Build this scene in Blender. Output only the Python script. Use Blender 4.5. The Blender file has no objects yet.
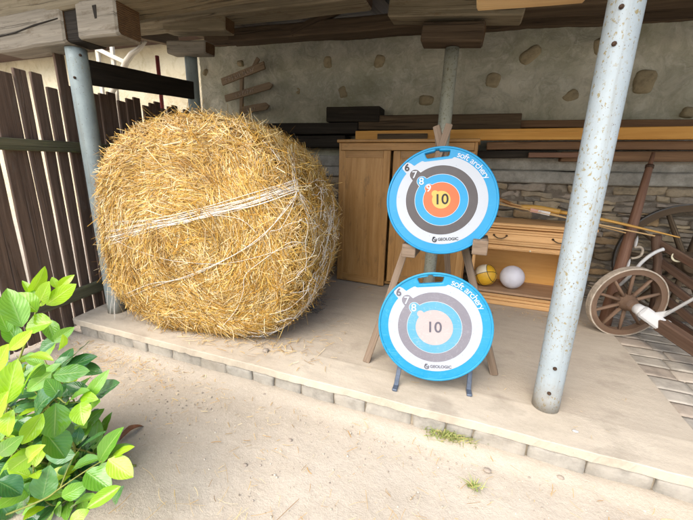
import bpy, bmesh, math, random
import numpy as np
from mathutils import Vector, Matrix, noise

SC = bpy.context.scene
COL = SC.collection
rnd = random.Random(11)
R3 = np.random.RandomState(5)

# ------------------------------------------------------------------ camera
CAM_R = np.array([[0.9345945381573878, -0.11237945810578782, 0.33749652834100174],
                  [0.35479825905016654, 0.2264344879188657, -0.907108382750315],
                  [0.02551949492740829, 0.9675217207260882, 0.25149647174837153]])
CAM_O = np.array([0.0, 0.0, 1.25])
FPX = 340.0
SLAB = 0.13

def P(px, py, x=None, y=None, z=None, d=None):
    """point of the place seen at a photo pixel, on a plane x=, y= or z= (or d metres along the view axis)"""
    r = CAM_R @ np.array([px - 346.5, -(py - 260.0), -FPX])
    if y is not None: t = (y - CAM_O[1]) / r[1]
    elif x is not None: t = (x - CAM_O[0]) / r[0]
    elif z is not None: t = (z - CAM_O[2]) / r[2]
    else: t = d / FPX
    return Vector(CAM_O + t * r)

cd = bpy.data.cameras.new('camera'); cam = bpy.data.objects.new('camera', cd); COL.objects.link(cam)
m = Matrix(CAM_R.tolist()).to_4x4(); m.translation = Vector(CAM_O); cam.matrix_world = m
cd.sensor_width = 36; cd.lens = FPX / 693.0 * 36; cd.clip_start = 0.02; cd.clip_end = 500
SC.camera = cam

# ------------------------------------------------------------------ materials
def lin(h):
    h = h.lstrip('#'); out = []
    for i in (0, 2, 4):
        c = int(h[i:i+2], 16) / 255
        out.append(c / 12.92 if c <= .04045 else ((c + .055) / 1.055) ** 2.4)
    return tuple(out) + (1,)

class NT:
    def __init__(s, name, rough=.8, spec=.3):
        s.m = bpy.data.materials.new(name); s.m.use_nodes = True
        s.t = s.m.node_tree; s.b = s.t.nodes['Principled BSDF']
        s.b.inputs['Roughness'].default_value = rough
        s.b.inputs['Specular IOR Level'].default_value = spec
    def n(s, kind, **kw):
        nd = s.t.nodes.new(kind)
        for k, v in kw.items(): setattr(nd, k, v)
        return nd
    def link(s, a, b): s.t.links.new(a, b)
    def coord(s, which='Object', scale=(1,1,1), rand=False):
        c = s.n('ShaderNodeTexCoord'); mp = s.n('ShaderNodeMapping'); mp.inputs['Scale'].default_value = scale
        s.link(c.outputs[which], mp.inputs['Vector'])
        if rand:
            g = s.n('ShaderNodeNewGeometry'); o = s.n('ShaderNodeObjectInfo')
            ad = s.n('ShaderNodeMath', operation='ADD'); s.link(g.outputs['Random Per Island'], ad.inputs[0]); s.link(o.outputs['Random'], ad.inputs[1])
            mu = s.n('ShaderNodeMath', operation='MULTIPLY'); s.link(ad.outputs[0], mu.inputs[0]); mu.inputs[1].default_value = 37
            cb = s.n('ShaderNodeCombineXYZ')
            for i in range(3): s.link(mu.outputs[0], cb.inputs[i])
            s.link(cb.outputs[0], mp.inputs['Location'])
        return mp.outputs[0]
    def noise(s, vec, scale, detail=5, rough=.6, dist=0, out='Fac'):
        nd = s.n('ShaderNodeTexNoise'); nd.inputs['Scale'].default_value = scale; nd.inputs['Detail'].default_value = detail
        nd.inputs['Roughness'].default_value = rough; nd.inputs['Distortion'].default_value = dist
        s.link(vec, nd.inputs['Vector']); return nd.outputs[out]
    def voro(s, vec, scale, feature='F1', out='Distance', rand=1):
        nd = s.n('ShaderNodeTexVoronoi', feature=feature); nd.inputs['Scale'].default_value = scale
        nd.inputs['Randomness'].default_value = rand
        s.link(vec, nd.inputs['Vector']); return nd.outputs[out]
    def ramp(s, fac, stops, interp='LINEAR'):
        r = s.n('ShaderNodeValToRGB'); r.color_ramp.interpolation = interp; e = r.color_ramp.elements
        while len(e) < len(stops): e.new(.5)
        for i, (p, c) in enumerate(stops):
            e[i].position = p; e[i].color = c if not isinstance(c, str) else lin(c)
        s.link(fac, r.inputs[0]); return r.outputs[0]
    def g(s, v): return (v, v, v, 1)
    def mix(s, fac, a, b, mode='MIX'):
        nd = s.n('ShaderNodeMix', data_type='RGBA', blend_type=mode)
        for sock, v in ((nd.inputs[0], fac), (nd.inputs[6], a), (nd.inputs[7], b)):
            if hasattr(v, 'is_linked') or hasattr(v, 'links'): s.link(v, sock)
            elif isinstance(v, str): sock.default_value = lin(v)
            else: sock.default_value = v
        return nd.outputs[2]
    def math(s, op, a, b=0.0):
        nd = s.n('ShaderNodeMath', operation=op)
        for i, v in enumerate((a, b)):
            if hasattr(v, 'links'): s.link(v, nd.inputs[i])
            else: nd.inputs[i].default_value = v
        return nd.outputs[0]
    def base(s, c):
        if hasattr(c, 'links'): s.link(c, s.b.inputs['Base Color'])
        else: s.b.inputs['Base Color'].default_value = lin(c) if isinstance(c, str) else c
    def rough(s, v): s.link(v, s.b.inputs['Roughness'])
    def bump(s, h, strength=.5, dist=.01):
        b = s.n('ShaderNodeBump'); b.inputs['Strength'].default_value = strength; b.inputs['Distance'].default_value = dist
        s.link(h, b.inputs['Height']); s.link(b.outputs[0], s.b.inputs['Normal'])
    def island(s): return s.n('ShaderNodeNewGeometry').outputs['Random Per Island']

def wood(name, dark, mid, light, stretch=26, crack=.35, bump=.5, rough=.75, streak=None, lichen=None, spec=.25):
    t = NT(name, rough, spec)
    v = t.coord('UV', (.9, stretch, 1), rand=True)
    v2 = t.coord('UV', (1, 3, 1), rand=True)
    v3 = t.coord('UV', (2.5, stretch * 4, 1), rand=True)
    a = t.noise(v, 1.5, 6, .62, .6)
    c = t.ramp(a, [(.25, dark), (.5, mid), (.75, light)])
    big = t.noise(v2, 2.2, 4, .6)
    c = t.mix(t.ramp(big, [(.35, t.g(0)), (.7, t.g(.55))]), c, mid)
    fine = t.noise(v3, 1.5, 4, .7)
    c = t.mix(t.ramp(fine, [(.4, t.g(0)), (.75, t.g(.5))]), c, dark)
    cr = t.noise(t.coord('UV', (.35, stretch * 1.1, 1), rand=True), 1.0, 2, .5, .15)
    crk = t.ramp(cr, [(.488, t.g(0)), (.498, t.g(1)), (.502, t.g(1)), (.512, t.g(0))])
    crk = t.mix(1.0, crk, t.ramp(big, [(.42, t.g(0)), (.58, t.g(1))]), 'MULTIPLY')
    c = t.mix(t.mix(1.0, crk, t.g(crack), 'MULTIPLY'), c, (.01, .008, .006, 1))
    if streak: c = t.mix(t.ramp(t.noise(v2, 5, 6, .7), [(.55, t.g(0)), (.68, t.g(.8))]), c, streak)
    if lichen: c = t.mix(t.ramp(t.noise(v2, 9, 6, .7), [(.58, t.g(0)), (.66, t.g(.7))]), c, lichen)
    isl = t.island()
    c = t.mix(1.0, c, t.ramp(isl, [(0, t.g(.78)), (1, t.g(1.12))]), 'MULTIPLY')
    t.base(c)
    h = t.math('SUBTRACT', t.math('ADD', a, t.math('MULTIPLY', fine, .6)), t.math('MULTIPLY', crk, 1.2))
    t.bump(h, bump, .004)
    return t.m

def plain(name, col, rough=.6, spec=.4, var=.12, scale=18, bump=.15, metal=0.0):
    t = NT(name, rough, spec); v = t.coord('Object')
    a = t.noise(v, scale, 6, .65)
    base = lin(col) if isinstance(col, str) else col
    lo = tuple(x * (1 - var * 1.6) for x in base[:3]) + (1,); hi = tuple(min(1, x * (1 + var)) for x in base[:3]) + (1,)
    t.base(t.ramp(a, [(.3, lo), (.7, hi)])); t.b.inputs['Metallic'].default_value = metal
    if bump: t.bump(t.noise(v, scale * 6, 4, .7), bump, .002)
    return t.m

M = {}
M['old_timber'] = wood('old_timber', '#625949', '#857a64', '#a0957f', 16, .8, .8, .85, streak='#6a5a44')
M['grey_timber'] = wood('grey_timber', '#6a6357', '#8b8375', '#a29a8a', 18, .7, .8, .85, streak='#665a4a')
M['dark_timber'] = wood('dark_timber', '#3f3327', '#5a4b3a', '#74644f', 18, .7, .7, .85)
M['black_timber'] = wood('black_timber', '#1d1915', '#2d2822', '#403930', 18, .6, .6, .85)
M['fresh_timber'] = wood('fresh_timber', '#b58f60', '#ccaa78', '#dcc092', 14, .35, .4, .75)
M['orange_timber'] = wood('orange_timber', '#ae7631', '#c59146', '#d5a65c', 12, .2, .3, .55)
M['brown_board'] = wood('brown_board', '#5b4532', '#765a42', '#8f7154', 18, .5, .6, .8)
M['fence_wood'] = wood('fence_wood', '#4d3e35', '#6e5b4e', '#8a7566', 18, .5, .7, .85, streak='#70645a')
M['rail_wood'] = wood('rail_wood', '#4b4a38', '#65634d', '#7e7a62', 18, .5, .7, .85, lichen='#6f7a4c')
M['easel_wood'] = wood('easel_wood', '#655546', '#7f6d5b', '#988674', 20, .3, .4, .8)
M['wardrobe'] = wood('wardrobe', '#86602f', '#a67c48', '#ba935f', 10, .08, .25, .55, streak='#7d5f3a', spec=.4)
M['sideboard'] = wood('sideboard', '#bb8a54', '#d1a36c', '#dfb680', 13, .12, .2, .45, spec=.5)
M['side_panel'] = wood('sideboard_panel', '#cb9347', '#dba65a', '#e5b46c', 6, .05, .1, .45, spec=.5)
M['shelf'] = wood('shelf', '#94765a', '#a98a6c', '#b99c7e', 10, .1, .2, .55)
M['cart_wood'] = wood('cart_wood', '#463428', '#5f4a3c', '#76604f', 16, .5, .5, .7, streak='#5f4233')
M['wheel_wood'] = wood('wheel_wood', '#5f4a3a', '#7b6350', '#98806b', 16, .5, .6, .8, streak='#7d6c60')
M['red_wood'] = wood('red_wood', '#5a3f2e', '#765643', '#8a6a55', 16, .3, .4, .6)
M['bow_wood'] = wood('bow_wood', '#a5742f', '#c99a4a', '#d9b065', 18, .1, .2, .45, spec=.5)
M['bow_dark'] = wood('bow_dark', '#6a4726', '#8a6136', '#a07647', 18, .1, .2, .5)
M['sign_wood'] = wood('sign_wood', '#6c5c49', '#8c7962', '#a3907a', 14, .4, .5, .8)
M['bleached'] = wood('bleached', '#b5ad9c', '#cbc4b4', '#dcd6c8', 14, .3, .4, .8)

def endgrain():
    t = NT('end_grain', .85, .2); v = t.coord('UV', (1, 1, 1))
    w = t.n('ShaderNodeTexWave', wave_type='RINGS'); w.inputs['Scale'].default_value = 26; w.inputs['Distortion'].default_value = 5
    w.inputs['Detail'].default_value = 3; t.link(v, w.inputs['Vector'])
    c = t.ramp(w.outputs['Fac'], [(.2, '#4d3925'), (.7, '#6b5136')])
    c = t.mix(t.ramp(t.noise(v, 14, 5, .7), [(.4, t.g(0)), (.8, t.g(.7))]), c, '#3a2c20')
    t.base(c); t.bump(w.outputs['Fac'], .4, .004); return t.m
M['end_grain'] = endgrain()

def pipe_mat(name, base, spots, spot2, amt=.53, bigc=None):
    t = NT(name, .5, .4); v = t.coord('Object', (1, 1, .7))
    a = t.noise(v, 4, 6, .7); c = t.ramp(a, [(.3, base), (.75, bigc or base)])
    f = t.noise(v, 85, 3, .6); g = t.noise(v, 7, 4, .6)
    sp = t.math('MULTIPLY', t.ramp(f, [(.57, t.g(0)), (.63, t.g(.85))]), t.ramp(g, [(amt - .08, t.g(0)), (amt + .06, t.g(1))]))
    c = t.mix(sp, c, spots)
    f2 = t.noise(v, 120, 2, .5)
    c = t.mix(t.ramp(f2, [(.69, t.g(0)), (.72, t.g(.9))]), c, spot2)
    v3 = t.coord('Object', (30, 30, 1.2)); c = t.mix(t.ramp(t.noise(v3, 1, 4, .6), [(.5, t.g(0)), (.8, t.g(.22))]), c, '#8c9088')
    sp3 = t.n('ShaderNodeSeparateXYZ'); t.link(t.coord('Object'), sp3.inputs[0])
    dz = t.math('ADD', sp3.outputs[2], t.math('MULTIPLY', t.noise(v, 9, 5, .7), .25))
    c = t.mix(t.ramp(dz, [(.12, t.g(.75)), (.30, t.g(0))]), c, '#8d7f6a')
    st = t.noise(t.coord('Object', (22, 22, 1.0)), 1, 5, .65); c = t.mix(t.ramp(st, [(.56, t.g(0)), (.66, t.g(.35))]), c, '#7d7765')
    t.base(c); t.bump(t.math('ADD', f, t.math('MULTIPLY', f2, .5)), .25, .002); t.b.inputs['Metallic'].default_value = .1
    return t.m
M['pipe_spotted'] = pipe_mat('lichen_spotted_pipe', '#98a3a7', '#8c7c48', '#65523a', .45, '#aab5ba')
M['pipe_grey'] = pipe_mat('galvanised_pipe', '#7d8a8b', '#8b8a72', '#6e6a5c', .62, '#a7b4b3')
M['pipe_old'] = pipe_mat('old_pipe', '#83867a', '#6d6a50', '#5a4a38', .42, '#a0a294')

def ground_mat():
    t = NT('dirt', .95, .15); v = t.coord('Object')
    a = t.noise(v, 1.1, 7, .6); c = t.ramp(a, [(.3, '#b2a796'), (.5, '#c1b6a5'), (.7, '#cbc1b1')])
    c = t.mix(t.ramp(t.noise(v, .55, 4, .6), [(.48, t.g(0)), (.62, t.g(.35))]), c, '#aa9e8c')
    b = t.noise(v, 9, 7, .7); c = t.mix(t.ramp(b, [(.44, t.g(0)), (.74, t.g(.35))]), c, '#a49782')
    f = t.noise(v, 70, 5, .75); c = t.mix(t.ramp(f, [(.5, t.g(0)), (.74, t.g(.6))]), c, '#cfc6b4')
    f2 = t.noise(v, 150, 3, .7); c = t.mix(t.ramp(f2, [(.62, t.g(0)), (.74, t.g(.4))]), c, '#938778')
    t.base(c); h = t.math('ADD', t.math('MULTIPLY', b, 1.2), t.math('ADD', t.math('MULTIPLY', f, .5), t.math('MULTIPLY', f2, .25)))
    t.bump(h, .6, .012); return t.m
M['dirt'] = ground_mat()

def slab_mat():
    t = NT('slab_concrete', .9, .2); v = t.coord('Object'); vs = t.coord('Object', (2.2, 9, 1))
    a = t.noise(v, 1.6, 7, .62); c = t.ramp(a, [(.3, '#b1a692'), (.5, '#c1b6a3'), (.72, '#cbc2af')])
    b = t.noise(vs, 2, 6, .65); c = t.mix(t.ramp(b, [(.42, t.g(0)), (.66, t.g(.4))]), c, '#9d9182')
    f = t.noise(v, 45, 6, .75); c = t.mix(t.ramp(f, [(.48, t.g(0)), (.74, t.g(.5))]), c, '#c6bba8')
    f2 = t.noise(v, 140, 3, .7); c = t.mix(t.ramp(f2, [(.62, t.g(0)), (.73, t.g(.45))]), c, '#85786a')
    sep = t.n('ShaderNodeSeparateXYZ'); t.link(t.coord('Object'), sep.inputs[0])
    wob = t.math('ADD', sep.outputs[1], t.math('MULTIPLY', t.noise(v, 3, 4, .6), .03))
    inner = t.ramp(t.math('MULTIPLY', wob, .25), [(.434, t.g(0)), (.437, t.g(1))])
    seam = t.ramp(t.math('MULTIPLY', wob, .25), [(.4335, t.g(0)), (.4352, t.g(1)), (.4362, t.g(1)), (.438, t.g(0))])
    c = t.mix(t.mix(1.0, inner, t.g(.4), 'MULTIPLY'), c, '#a09484')
    st = t.ramp(t.noise(v, 3.2, 5, .6), [(.56, t.g(0)), (.68, t.g(.5))]); c = t.mix(st, c, '#8d8172')
    c = t.mix(t.mix(1.0, seam, t.g(.45), 'MULTIPLY'), c, '#75695b')
    t.base(c); t.bump(t.math('ADD', t.math('MULTIPLY', b, .8), t.math('ADD', f, t.math('MULTIPLY', f2, .4))), .35, .006); return t.m
M['slab'] = slab_mat()

def stone_mat(name, cols, scale=14, bump=.7, moss=None, bd=.012):
    t = NT(name, .92, .2); v = t.coord('Object', rand=True); isl = t.island()
    n = len(cols); c = t.ramp(isl, [((i + .5) / n, k) for i, k in enumerate(cols)], 'CONSTANT' if n > 3 else 'LINEAR')
    a = t.noise(v, scale, 7, .7); c = t.mix(1.0, c, t.ramp(a, [(.28, t.g(.55)), (.5, t.g(.95)), (.75, t.g(1.25))]), 'MULTIPLY')
    b = t.noise(v, 3, 4, .6); c = t.mix(t.ramp(b, [(.5, t.g(0)), (.75, t.g(.5))]), c, moss or '#8a8274')
    lay = t.noise(t.coord('Object', (4, 4, 60), rand=True), 1, 4, .7)
    t.base(c); t.bump(t.math('ADD', a, t.math('ADD', t.math('MULTIPLY', lay, .7), t.math('MULTIPLY', t.noise(v, 60, 4, .7), .5))), bump, bd); return t.m
M['rubble'] = stone_mat('rubble_stone', ['#95866e', '#857b6c', '#9f8f75', '#7d7568', '#a18866', '#8c8172', '#978b7c', '#84745d'])
M['kerb'] = stone_mat('kerb_stone', ['#a9a397', '#b0a89a', '#a09b90', '#b5ac9c', '#9c9891'], 9, .5, '#a89d8c', .006)
M['paver'] = stone_mat('paver_stone', ['#aca598', '#a19b90', '#b3aa9b', '#a69a8b', '#b9afa0'], 8, .5, None, .005)
M['pebble'] = stone_mat('pebble', ['#c4b8a6', '#b5a99c', '#d1c7b6', '#a4988a', '#dad2c4'], 30, .2, None, .0008)
M['wall_stone'] = stone_mat('embedded_stone', ['#a89a78', '#a09376', '#b09e7c', '#9c937a'], 12, .8, '#7d735c')

def plaster_mat():
    t = NT('old_plaster', .9, .2); v = t.coord('Object'); w = t.noise(v, 2.0, 4, .6, 0, 'Color')
    mp = t.mix(.28, v, w); a = t.noise(v, 1.3, 6, .65)
    c = t.ramp(a, [(.3, '#a5a491'), (.5, '#bcb9a6'), (.7, '#cdc9b7')])
    b = t.noise(mp, 8, 8, .72, 1.2); c = t.mix(t.ramp(b, [(.4, t.g(0)), (.7, t.g(.65))]), c, '#8b8a77')
    d = t.noise(mp, 7, 8, .74, 2.2); c = t.mix(t.ramp(d, [(.50, t.g(0)), (.66, t.g(.5))]), c, '#d6d4c6')
    e = t.noise(v, 2.2, 5, .6); c = t.mix(t.ramp(e, [(.5, t.g(0)), (.72, t.g(.6))]), c, '#858668')
    t.base(c); t.bump(t.math('ADD', b, t.math('ADD', t.math('MULTIPLY', d, .8), t.math('MULTIPLY', t.noise(v, 60, 4, .7), .3))), .75, .02); return t.m
M['plaster'] = plaster_mat()
def conc(name, lo, hi, sc=12):
    t = NT(name, .92, .2); v = t.coord('Object'); a = t.noise(v, sc, 7, .7); c = t.ramp(a, [(.3, lo), (.7, hi)])
    f = t.noise(v, 90, 4, .7); c = t.mix(t.ramp(f, [(.5, t.g(0)), (.72, t.g(.5))]), c, lo)
    t.base(c); t.bump(t.math('ADD', a, f), .6, .01); return t.m
M['ledge'] = conc('ledge_concrete', '#77736a', '#a19d92')
M['mortar'] = conc('mortar', '#5c5449', '#7b7163')
M['joint'] = conc('sand_joint', '#948a78', '#aea390')
def cream_mat():
    t = NT('cream_render', .9, .2); v = t.coord('Object'); a = t.noise(v, .7, 6, .65)
    c = t.ramp(a, [(.3, '#bdb296'), (.7, '#cdc3a8')]); b = t.voro(t.mix(.12, v, t.noise(v, 3, 3, .5, 0, 'Color')), 2.4, 'DISTANCE_TO_EDGE')
    c = t.mix(t.ramp(t.noise(v, 2.2, 7, .7, 1.5), [(.52, t.g(0)), (.62, t.g(.5))]), c, '#a79a78')
    d = t.noise(v, 5, 6, .7); c = t.mix(t.ramp(d, [(.52, t.g(0)), (.72, t.g(.5))]), c, '#b1a586')
    t.base(c); t.bump(t.math('ADD', d, b), .6, .05); return t.m
M['cream'] = cream_mat()

def straw_mat(name, stops, rough=.55):
    t = NT(name, rough, .35); c = t.ramp(t.island(), stops); v = t.coord('UV', (3, 1, 1), rand=True)
    c = t.mix(1.0, c, t.ramp(t.noise(v, 3, 4, .6), [(.3, t.g(.75)), (.7, t.g(1.12))]), 'MULTIPLY')
    c = t.mix(1.0, c, t.ramp(t.noise(t.coord('Object'), 4.5, 5, .65), [(.32, (.78, .72, .64, 1)), (.52, (1.08, 1.08, 1.06, 1)), (.72, (1.16, 1.2, 1.3, 1))]), 'MULTIPLY')
    t.base(c); return t.m
M['straw'] = straw_mat('straw', [(0, '#6b4d1c'), (.12, '#946a26'), (.28, '#b98a36'), (.5, '#cda048'), (.68, '#d8b35c'), (.85, '#e4c982'), (.97, '#f0e2ba')])
M['straw_pale'] = straw_mat('pale_straw', [(0, '#a3834e'), (.3, '#c4a672'), (.7, '#d6bd8e'), (1, '#e2d0aa')])
M['straw_core'] = plain('straw_core', '#7d5b26', .9, .1, .3, 40, 1.0)
M['twine'] = plain('twine', '#e4dfd4', .6, .3, .08, 60, .2)
M['net_dark'] = plain('dark_netting', '#5b5d60', .6, .3, .3, 60, .2)

def target_mat(name, col, wear, fade=.0):
    col, wear = [tuple(x * .56 for x in lin(q)[:3]) + (1,) for q in (col, wear)]
    t = NT(name, .45, .35); v = t.coord('Object')
    c = t.mix(t.ramp(t.noise(v, 6, 5, .6), [(.35, t.g(0)), (.75, t.g(.35))]), col, wear)
    sv = t.noise(t.coord('Object', (14, 160, 14)), 1, 3, .6, .4); c = t.mix(t.ramp(sv, [(.66 - fade, t.g(0)), (.70 - fade, t.g(.55))]), c, wear)
    dn = t.voro(v, 34); c = t.mix(t.ramp(dn, [(.05, t.g(.7)), (.085, t.g(0))]), c, tuple(x * .55 for x in wear[:3]) + (1,))
    sc = t.noise(t.coord('Object', (1, 1, 1)), 40, 6, .75, 1.5)
    c = t.mix(t.ramp(sc, [(.60 - fade, t.g(0)), (.70 - fade, t.g(.75))]), c, wear)
    t.base(c); t.bump(t.noise(v, 160, 3, .6), .12, .001); return t.m
for k, (c, w) in {'rim': ('#12a4e0', '#45b9e6'), 'white': ('#d5dce4', '#c6cdd6'), 'dark': ('#565050', '#78716f'), 'blue': ('#10a6e2', '#40b8e6'), 'orange': ('#e9743a', '#dc8a58'), 'yellow': ('#eec65a', '#e6cf86')}.items():
    M['t_' + k] = target_mat('target_' + k, c, w)
for k, (c, w) in {'rim': ('#22ace2', '#5cc4e8'), 'white': ('#dde5ee', '#cbd6e2'), 'dark': ('#9a97a1', '#b4b2ba'), 'blue': ('#69bfe0', '#a3d0e2'), 'centre': ('#dccdca', '#e9e0dd')}.items():
    M['f_' + k] = target_mat('faded_' + k, c, w, .05)
M['ink'] = plain('black_ink', '#1c1a1b', .5, .3, .1, 60, 0)
M['ink_grey'] = plain('grey_ink', '#605d66', .5, .3, .1, 60, 0)
M['white_ink'] = plain('white_ink', '#b4bbc3', .5, .3, .04, 60, 0)
M['foot_metal'] = plain('slate_metal', '#5d6878', .5, .5, .2, 30, .2, .3)
M['white_paint'] = plain('white_paint', '#c4c4c2', .45, .4, .06, 14, .15)
M['brass'] = plain('dark_bronze', '#4a3b28', .4, .6, .2, 40, .2, .6)
M['iron'] = plain('dark_iron', '#4e4c49', .6, .5, .3, 22, .5, .3)
M['pale_iron'] = plain('pale_worn_iron', '#b7aa98', .7, .4, .25, 30, .5, .1)
M['cream_plastic'] = plain('cream_ring', '#d9d2b4', .4, .5, .1, 20, .1)
M['bolt'] = plain('rusty_bolt', '#4d3a2c', .7, .4, .3, 80, .4, .4)
M['red_pole'] = plain('red_pole', '#a8524c', .6, .4, .1, 10, .2)
M['mauve'] = plain('mauve_tile', '#b89aa6', .8, .2, .1, 6, .3)
M['yellow_board'] = plain('yellow_board', '#d89a3c', .7, .3, .1, 6, .2)
M['eave_brown'] = plain('eave_brown', '#4a3730', .7, .3, .15, 6, .2)
M['white_ball'] = plain('white_ball', '#d3d2d8', .5, .4, .06, 9, .2)
M['ball_yellow'] = plain('ball_yellow', '#d9a82a', .45, .5, .08, 20, .3)
M['ball_white'] = plain('ball_white', '#ded6bc', .45, .5, .06, 20, .3)
M['ball_line'] = plain('ball_line', '#2b2620', .5, .4, .1, 20, .1)
M['fletch'] = plain('fletching', '#e6e2de', .6, .3, .05, 30, .1)
M['fletch_pink'] = plain('fletching_pink', '#d3a49a', .6, .3, .05, 30, .1)
M['roof_board'] = wood('roof_board', '#2b241d', '#3e352b', '#50463a', 16, .5, .5, .9)
M['stem'] = plain('green_stem', '#8a8f45', .6, .3, .15, 30, .2)
M['bark'] = plain('bark', '#5a4a3a', .9, .2, .3, 14, .8)
M['dry_leaf'] = plain('dry_leaf', '#8a5f45', .7, .3, .25, 40, .4)

def leaf_mat(name, stops, trans, rough=.3, vein='#c5d77a'):
    t = NT(name, rough, .5)
    uv = t.n('ShaderNodeTexCoord').outputs['UV']; sep = t.n('ShaderNodeSeparateXYZ'); t.link(uv, sep.inputs[0])
    u, v = sep.outputs[0], sep.outputs[1]
    c = t.ramp(t.island(), stops)
    c = t.mix(t.ramp(t.noise(t.coord('Object'), 22, 4, .6), [(.35, t.g(0)), (.75, t.g(.35))]), c, stops[0][1])
    mid = t.ramp(t.math('ABSOLUTE', v), [(.015, t.g(.55)), (.06, t.g(0))])
    # side veins slanting towards the tip
    ph = t.math('SUBTRACT', t.math('MULTIPLY', u, 8.0), t.math('MULTIPLY', t.math('ABSOLUTE', v), 3.2))
    fr = t.math('ABSOLUTE', t.math('SUBTRACT', t.math('FRACT', ph), .5))
    side = t.ramp(fr, [(.0, t.g(.16)), (.10, t.g(0))])
    c = t.mix(t.math('MAXIMUM', mid, side), c, vein)
    t.base(c)
    bl = t.math('ADD', t.math('MULTIPLY', t.ramp(fr, [(0, t.g(0)), (.35, t.g(1))]), .6), t.ramp(t.math('ABSOLUTE', v), [(.0, t.g(0)), (.12, t.g(1))]))
    t.bump(bl, .3, .002); t.b.inputs['Coat Weight'].default_value = .35; t.b.inputs['Coat Roughness'].default_value = .12
    tr = t.n('ShaderNodeBsdfTranslucent'); t.link(t.mix(1.0, c, (1.3, 1.35, .5, 1), 'MULTIPLY'), tr.inputs[0])
    mx = t.n('ShaderNodeMixShader'); mx.inputs[0].default_value = trans
    out = t.t.nodes['Material Output']; t.link(t.b.outputs[0], mx.inputs[1]); t.link(tr.outputs[0], mx.inputs[2]); t.link(mx.outputs[0], out.inputs[0])
    return t.m
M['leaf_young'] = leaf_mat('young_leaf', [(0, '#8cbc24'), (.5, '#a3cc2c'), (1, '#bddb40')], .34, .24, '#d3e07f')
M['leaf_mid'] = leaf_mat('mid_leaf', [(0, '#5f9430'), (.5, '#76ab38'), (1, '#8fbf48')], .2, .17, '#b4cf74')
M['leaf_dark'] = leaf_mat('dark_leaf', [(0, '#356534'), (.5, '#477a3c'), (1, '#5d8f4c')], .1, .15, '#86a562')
M['tree_leaf'] = leaf_mat('tree_leaf', [(0, '#3f5f24'), (1, '#6d8a3a')], .25, .5)
def grass_mat():
    t = NT('grass', .6, .3); t.base(t.ramp(t.island(), [(0, '#7c8f4a'), (.5, '#94a05c'), (1, '#c4b579')])); return t.m
M['grass'] = grass_mat()

# ------------------------------------------------------------------ mesh helpers
def smooth_noise(p, s=1.0): return noise.noise(Vector(p) * s)

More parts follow.
